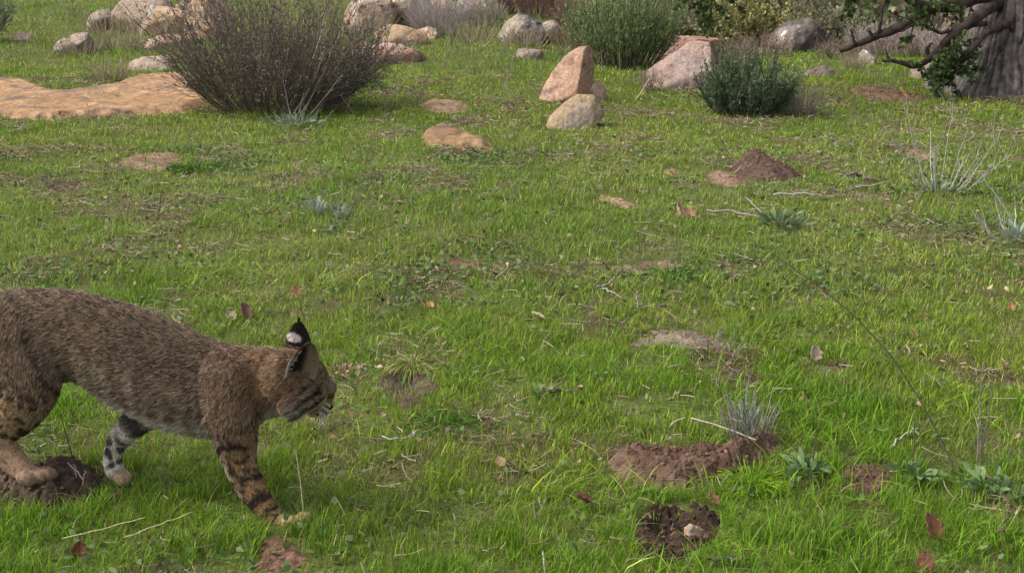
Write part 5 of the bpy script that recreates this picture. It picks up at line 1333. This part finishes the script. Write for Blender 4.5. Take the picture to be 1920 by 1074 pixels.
# thatch: dry grey-brown straws lying flat
N0 = 120000
y = np.sqrt(2.4**2+(15**2-2.4**2)*rg.random(N0)); x = (rg.random(N0)*2-1)*(.5*y+.4)
a, b_, c_ = patchy(x, y)
k = rg.random(N0) < (.10+.7*sstep(.05, .5, c_))*np.maximum(mask_of(x, y), .12)*.75*np.interp(y, [4, 10], [1, .8])
x, y = x[k], y[k]; N = len(x)
az = rg.random(N)*6.283; L_ = (.02+.065*rg.random(N)**2.5)*(1+.05*y)
K = 4; s_ = np.linspace(-.5, .5, K)
cv = rg.normal(size=N)*.25
px_ = x[:, None]+np.cos(az)[:, None]*L_[:, None]*s_+np.sin(az)[:, None]*(L_*cv)[:, None]*s_**2*2
py_ = y[:, None]+np.sin(az)[:, None]*L_[:, None]*s_-np.cos(az)[:, None]*(L_*cv)[:, None]*s_**2*2
pz_ = terrain(x, y)[:, None]+.008+.034*rg.random(N)[:, None]+(rg.normal(size=N)*.22)[:, None]*L_[:, None]*s_
cc = np.array([(.34, .27, .17), (.26, .205, .15), (.18, .13, .10), (.40, .34, .23), (.22, .13, .085)])[rg.integers(0, 5, N)]*(.7+.6*rg.random(N))[:, None]
m = MB(); tubes(m, np.stack([px_, py_, pz_], -1), (.0007+.0007*rg.random(N))[:, None]*(1+.16*y)[:, None]*np.ones((1, K)), cc, 3)
o = m.build('thatch', M_DEADLEAF, smooth=True); tag(o, 'dry straw and thatch lying among the grass', 'thatch', kind='stuff')

# leaf crumbs and litter
N0 = 16000
y = np.sqrt(2.4**2+(14**2-2.4**2)*rg.random(N0)); x = (rg.random(N0)*2-1)*(.5*y+.4)
a, b_, c_ = patchy(x, y)
k = rg.random(N0) < (.15+.6*sstep(.0, .45, c_))*np.maximum(mask_of(x, y), .2)*np.interp(y, [3, 8], [1, .5])
x, y = x[k], y[k]; N = len(x)
p = np.stack([x, y, terrain(x, y)+.012+.03*rg.random(N)], 1)
d = norm(rg.normal(size=(N, 3))*np.array([1, 1, .5]))
cc = np.array([(.20, .10, .06), (.30, .19, .12), (.11, .065, .055), (.40, .28, .17), (.24, .17, .14)])[rg.integers(0, 5, N)]*(.6+.7*rg.random(N))[:, None]
m = MB(); leaves(m, p, d, (.010+.016*rg.random(N))*(1+.09*y), (.006+.008*rg.random(N))*(1+.09*y), cc, .5, .1)
o = m.build('leaf_litter', M_DEADLEAF); tag(o, 'small brown leaf crumbs scattered through the meadow grass', 'leaf litter', kind='stuff')

# thin dry weeds standing in loose patches over the back of the meadow
N0 = 9000
y = np.sqrt(5.5**2+(26**2-5.5**2)*rg.random(N0)); x = (rg.random(N0)*2-1)*(.5*y+.4)
wn = fbm2(x*.9+11, y*.9, 171, 3)
k = rg.random(N0) < sstep(.0, .45, wn+.25*sstep(9, 16, y))*mask_of(x, y)
x, y = x[k], y[k]; N = len(x); K = 5; s_ = np.linspace(0, 1, K)
hh_ = (.05+.16*rg.random(N)**1.6)*np.interp(y, [5.5, 9, 15], [.7, 1, 1.35]); az = rg.random(N)*6.283; ln = .15+.6*rg.random(N)
b0 = np.stack([x, y, terrain(x, y)-.01], 1)
pth = b0[:, None]+np.stack([np.cos(az)[:, None]*ln[:, None]*s_**1.6, np.sin(az)[:, None]*ln[:, None]*s_**1.6, np.ones((N, 1))*s_], -1)*hh_[:, None, None]
pth = pth+rg.normal(size=pth.shape)*.006*s_[None, :, None]
cc = np.array([(.33, .27, .18), (.24, .19, .15), (.19, .14, .11), (.38, .33, .22)])[rg.integers(0, 4, N)]*(.7+.5*rg.random(N))[:, None]
m = MB(); tubes(m, pth, (.0011+.0006*rg.random(N))[:, None]*(y/6)[:, None]*np.linspace(1, .5, K)[None], cc, 3)
tw = twigs(rg, pth, 2, .05, .6, s0=.3); tubes(m, tw, np.full((len(tw), 5), .0011)*np.repeat(y/7, 2)[:, None], np.repeat(cc, 2, 0), 3)
o = m.build('dry_weeds', M_DEADLEAF); tag(o, 'thin dry weed stalks standing in loose patches over the back of the meadow', 'dry weeds', kind='stuff')
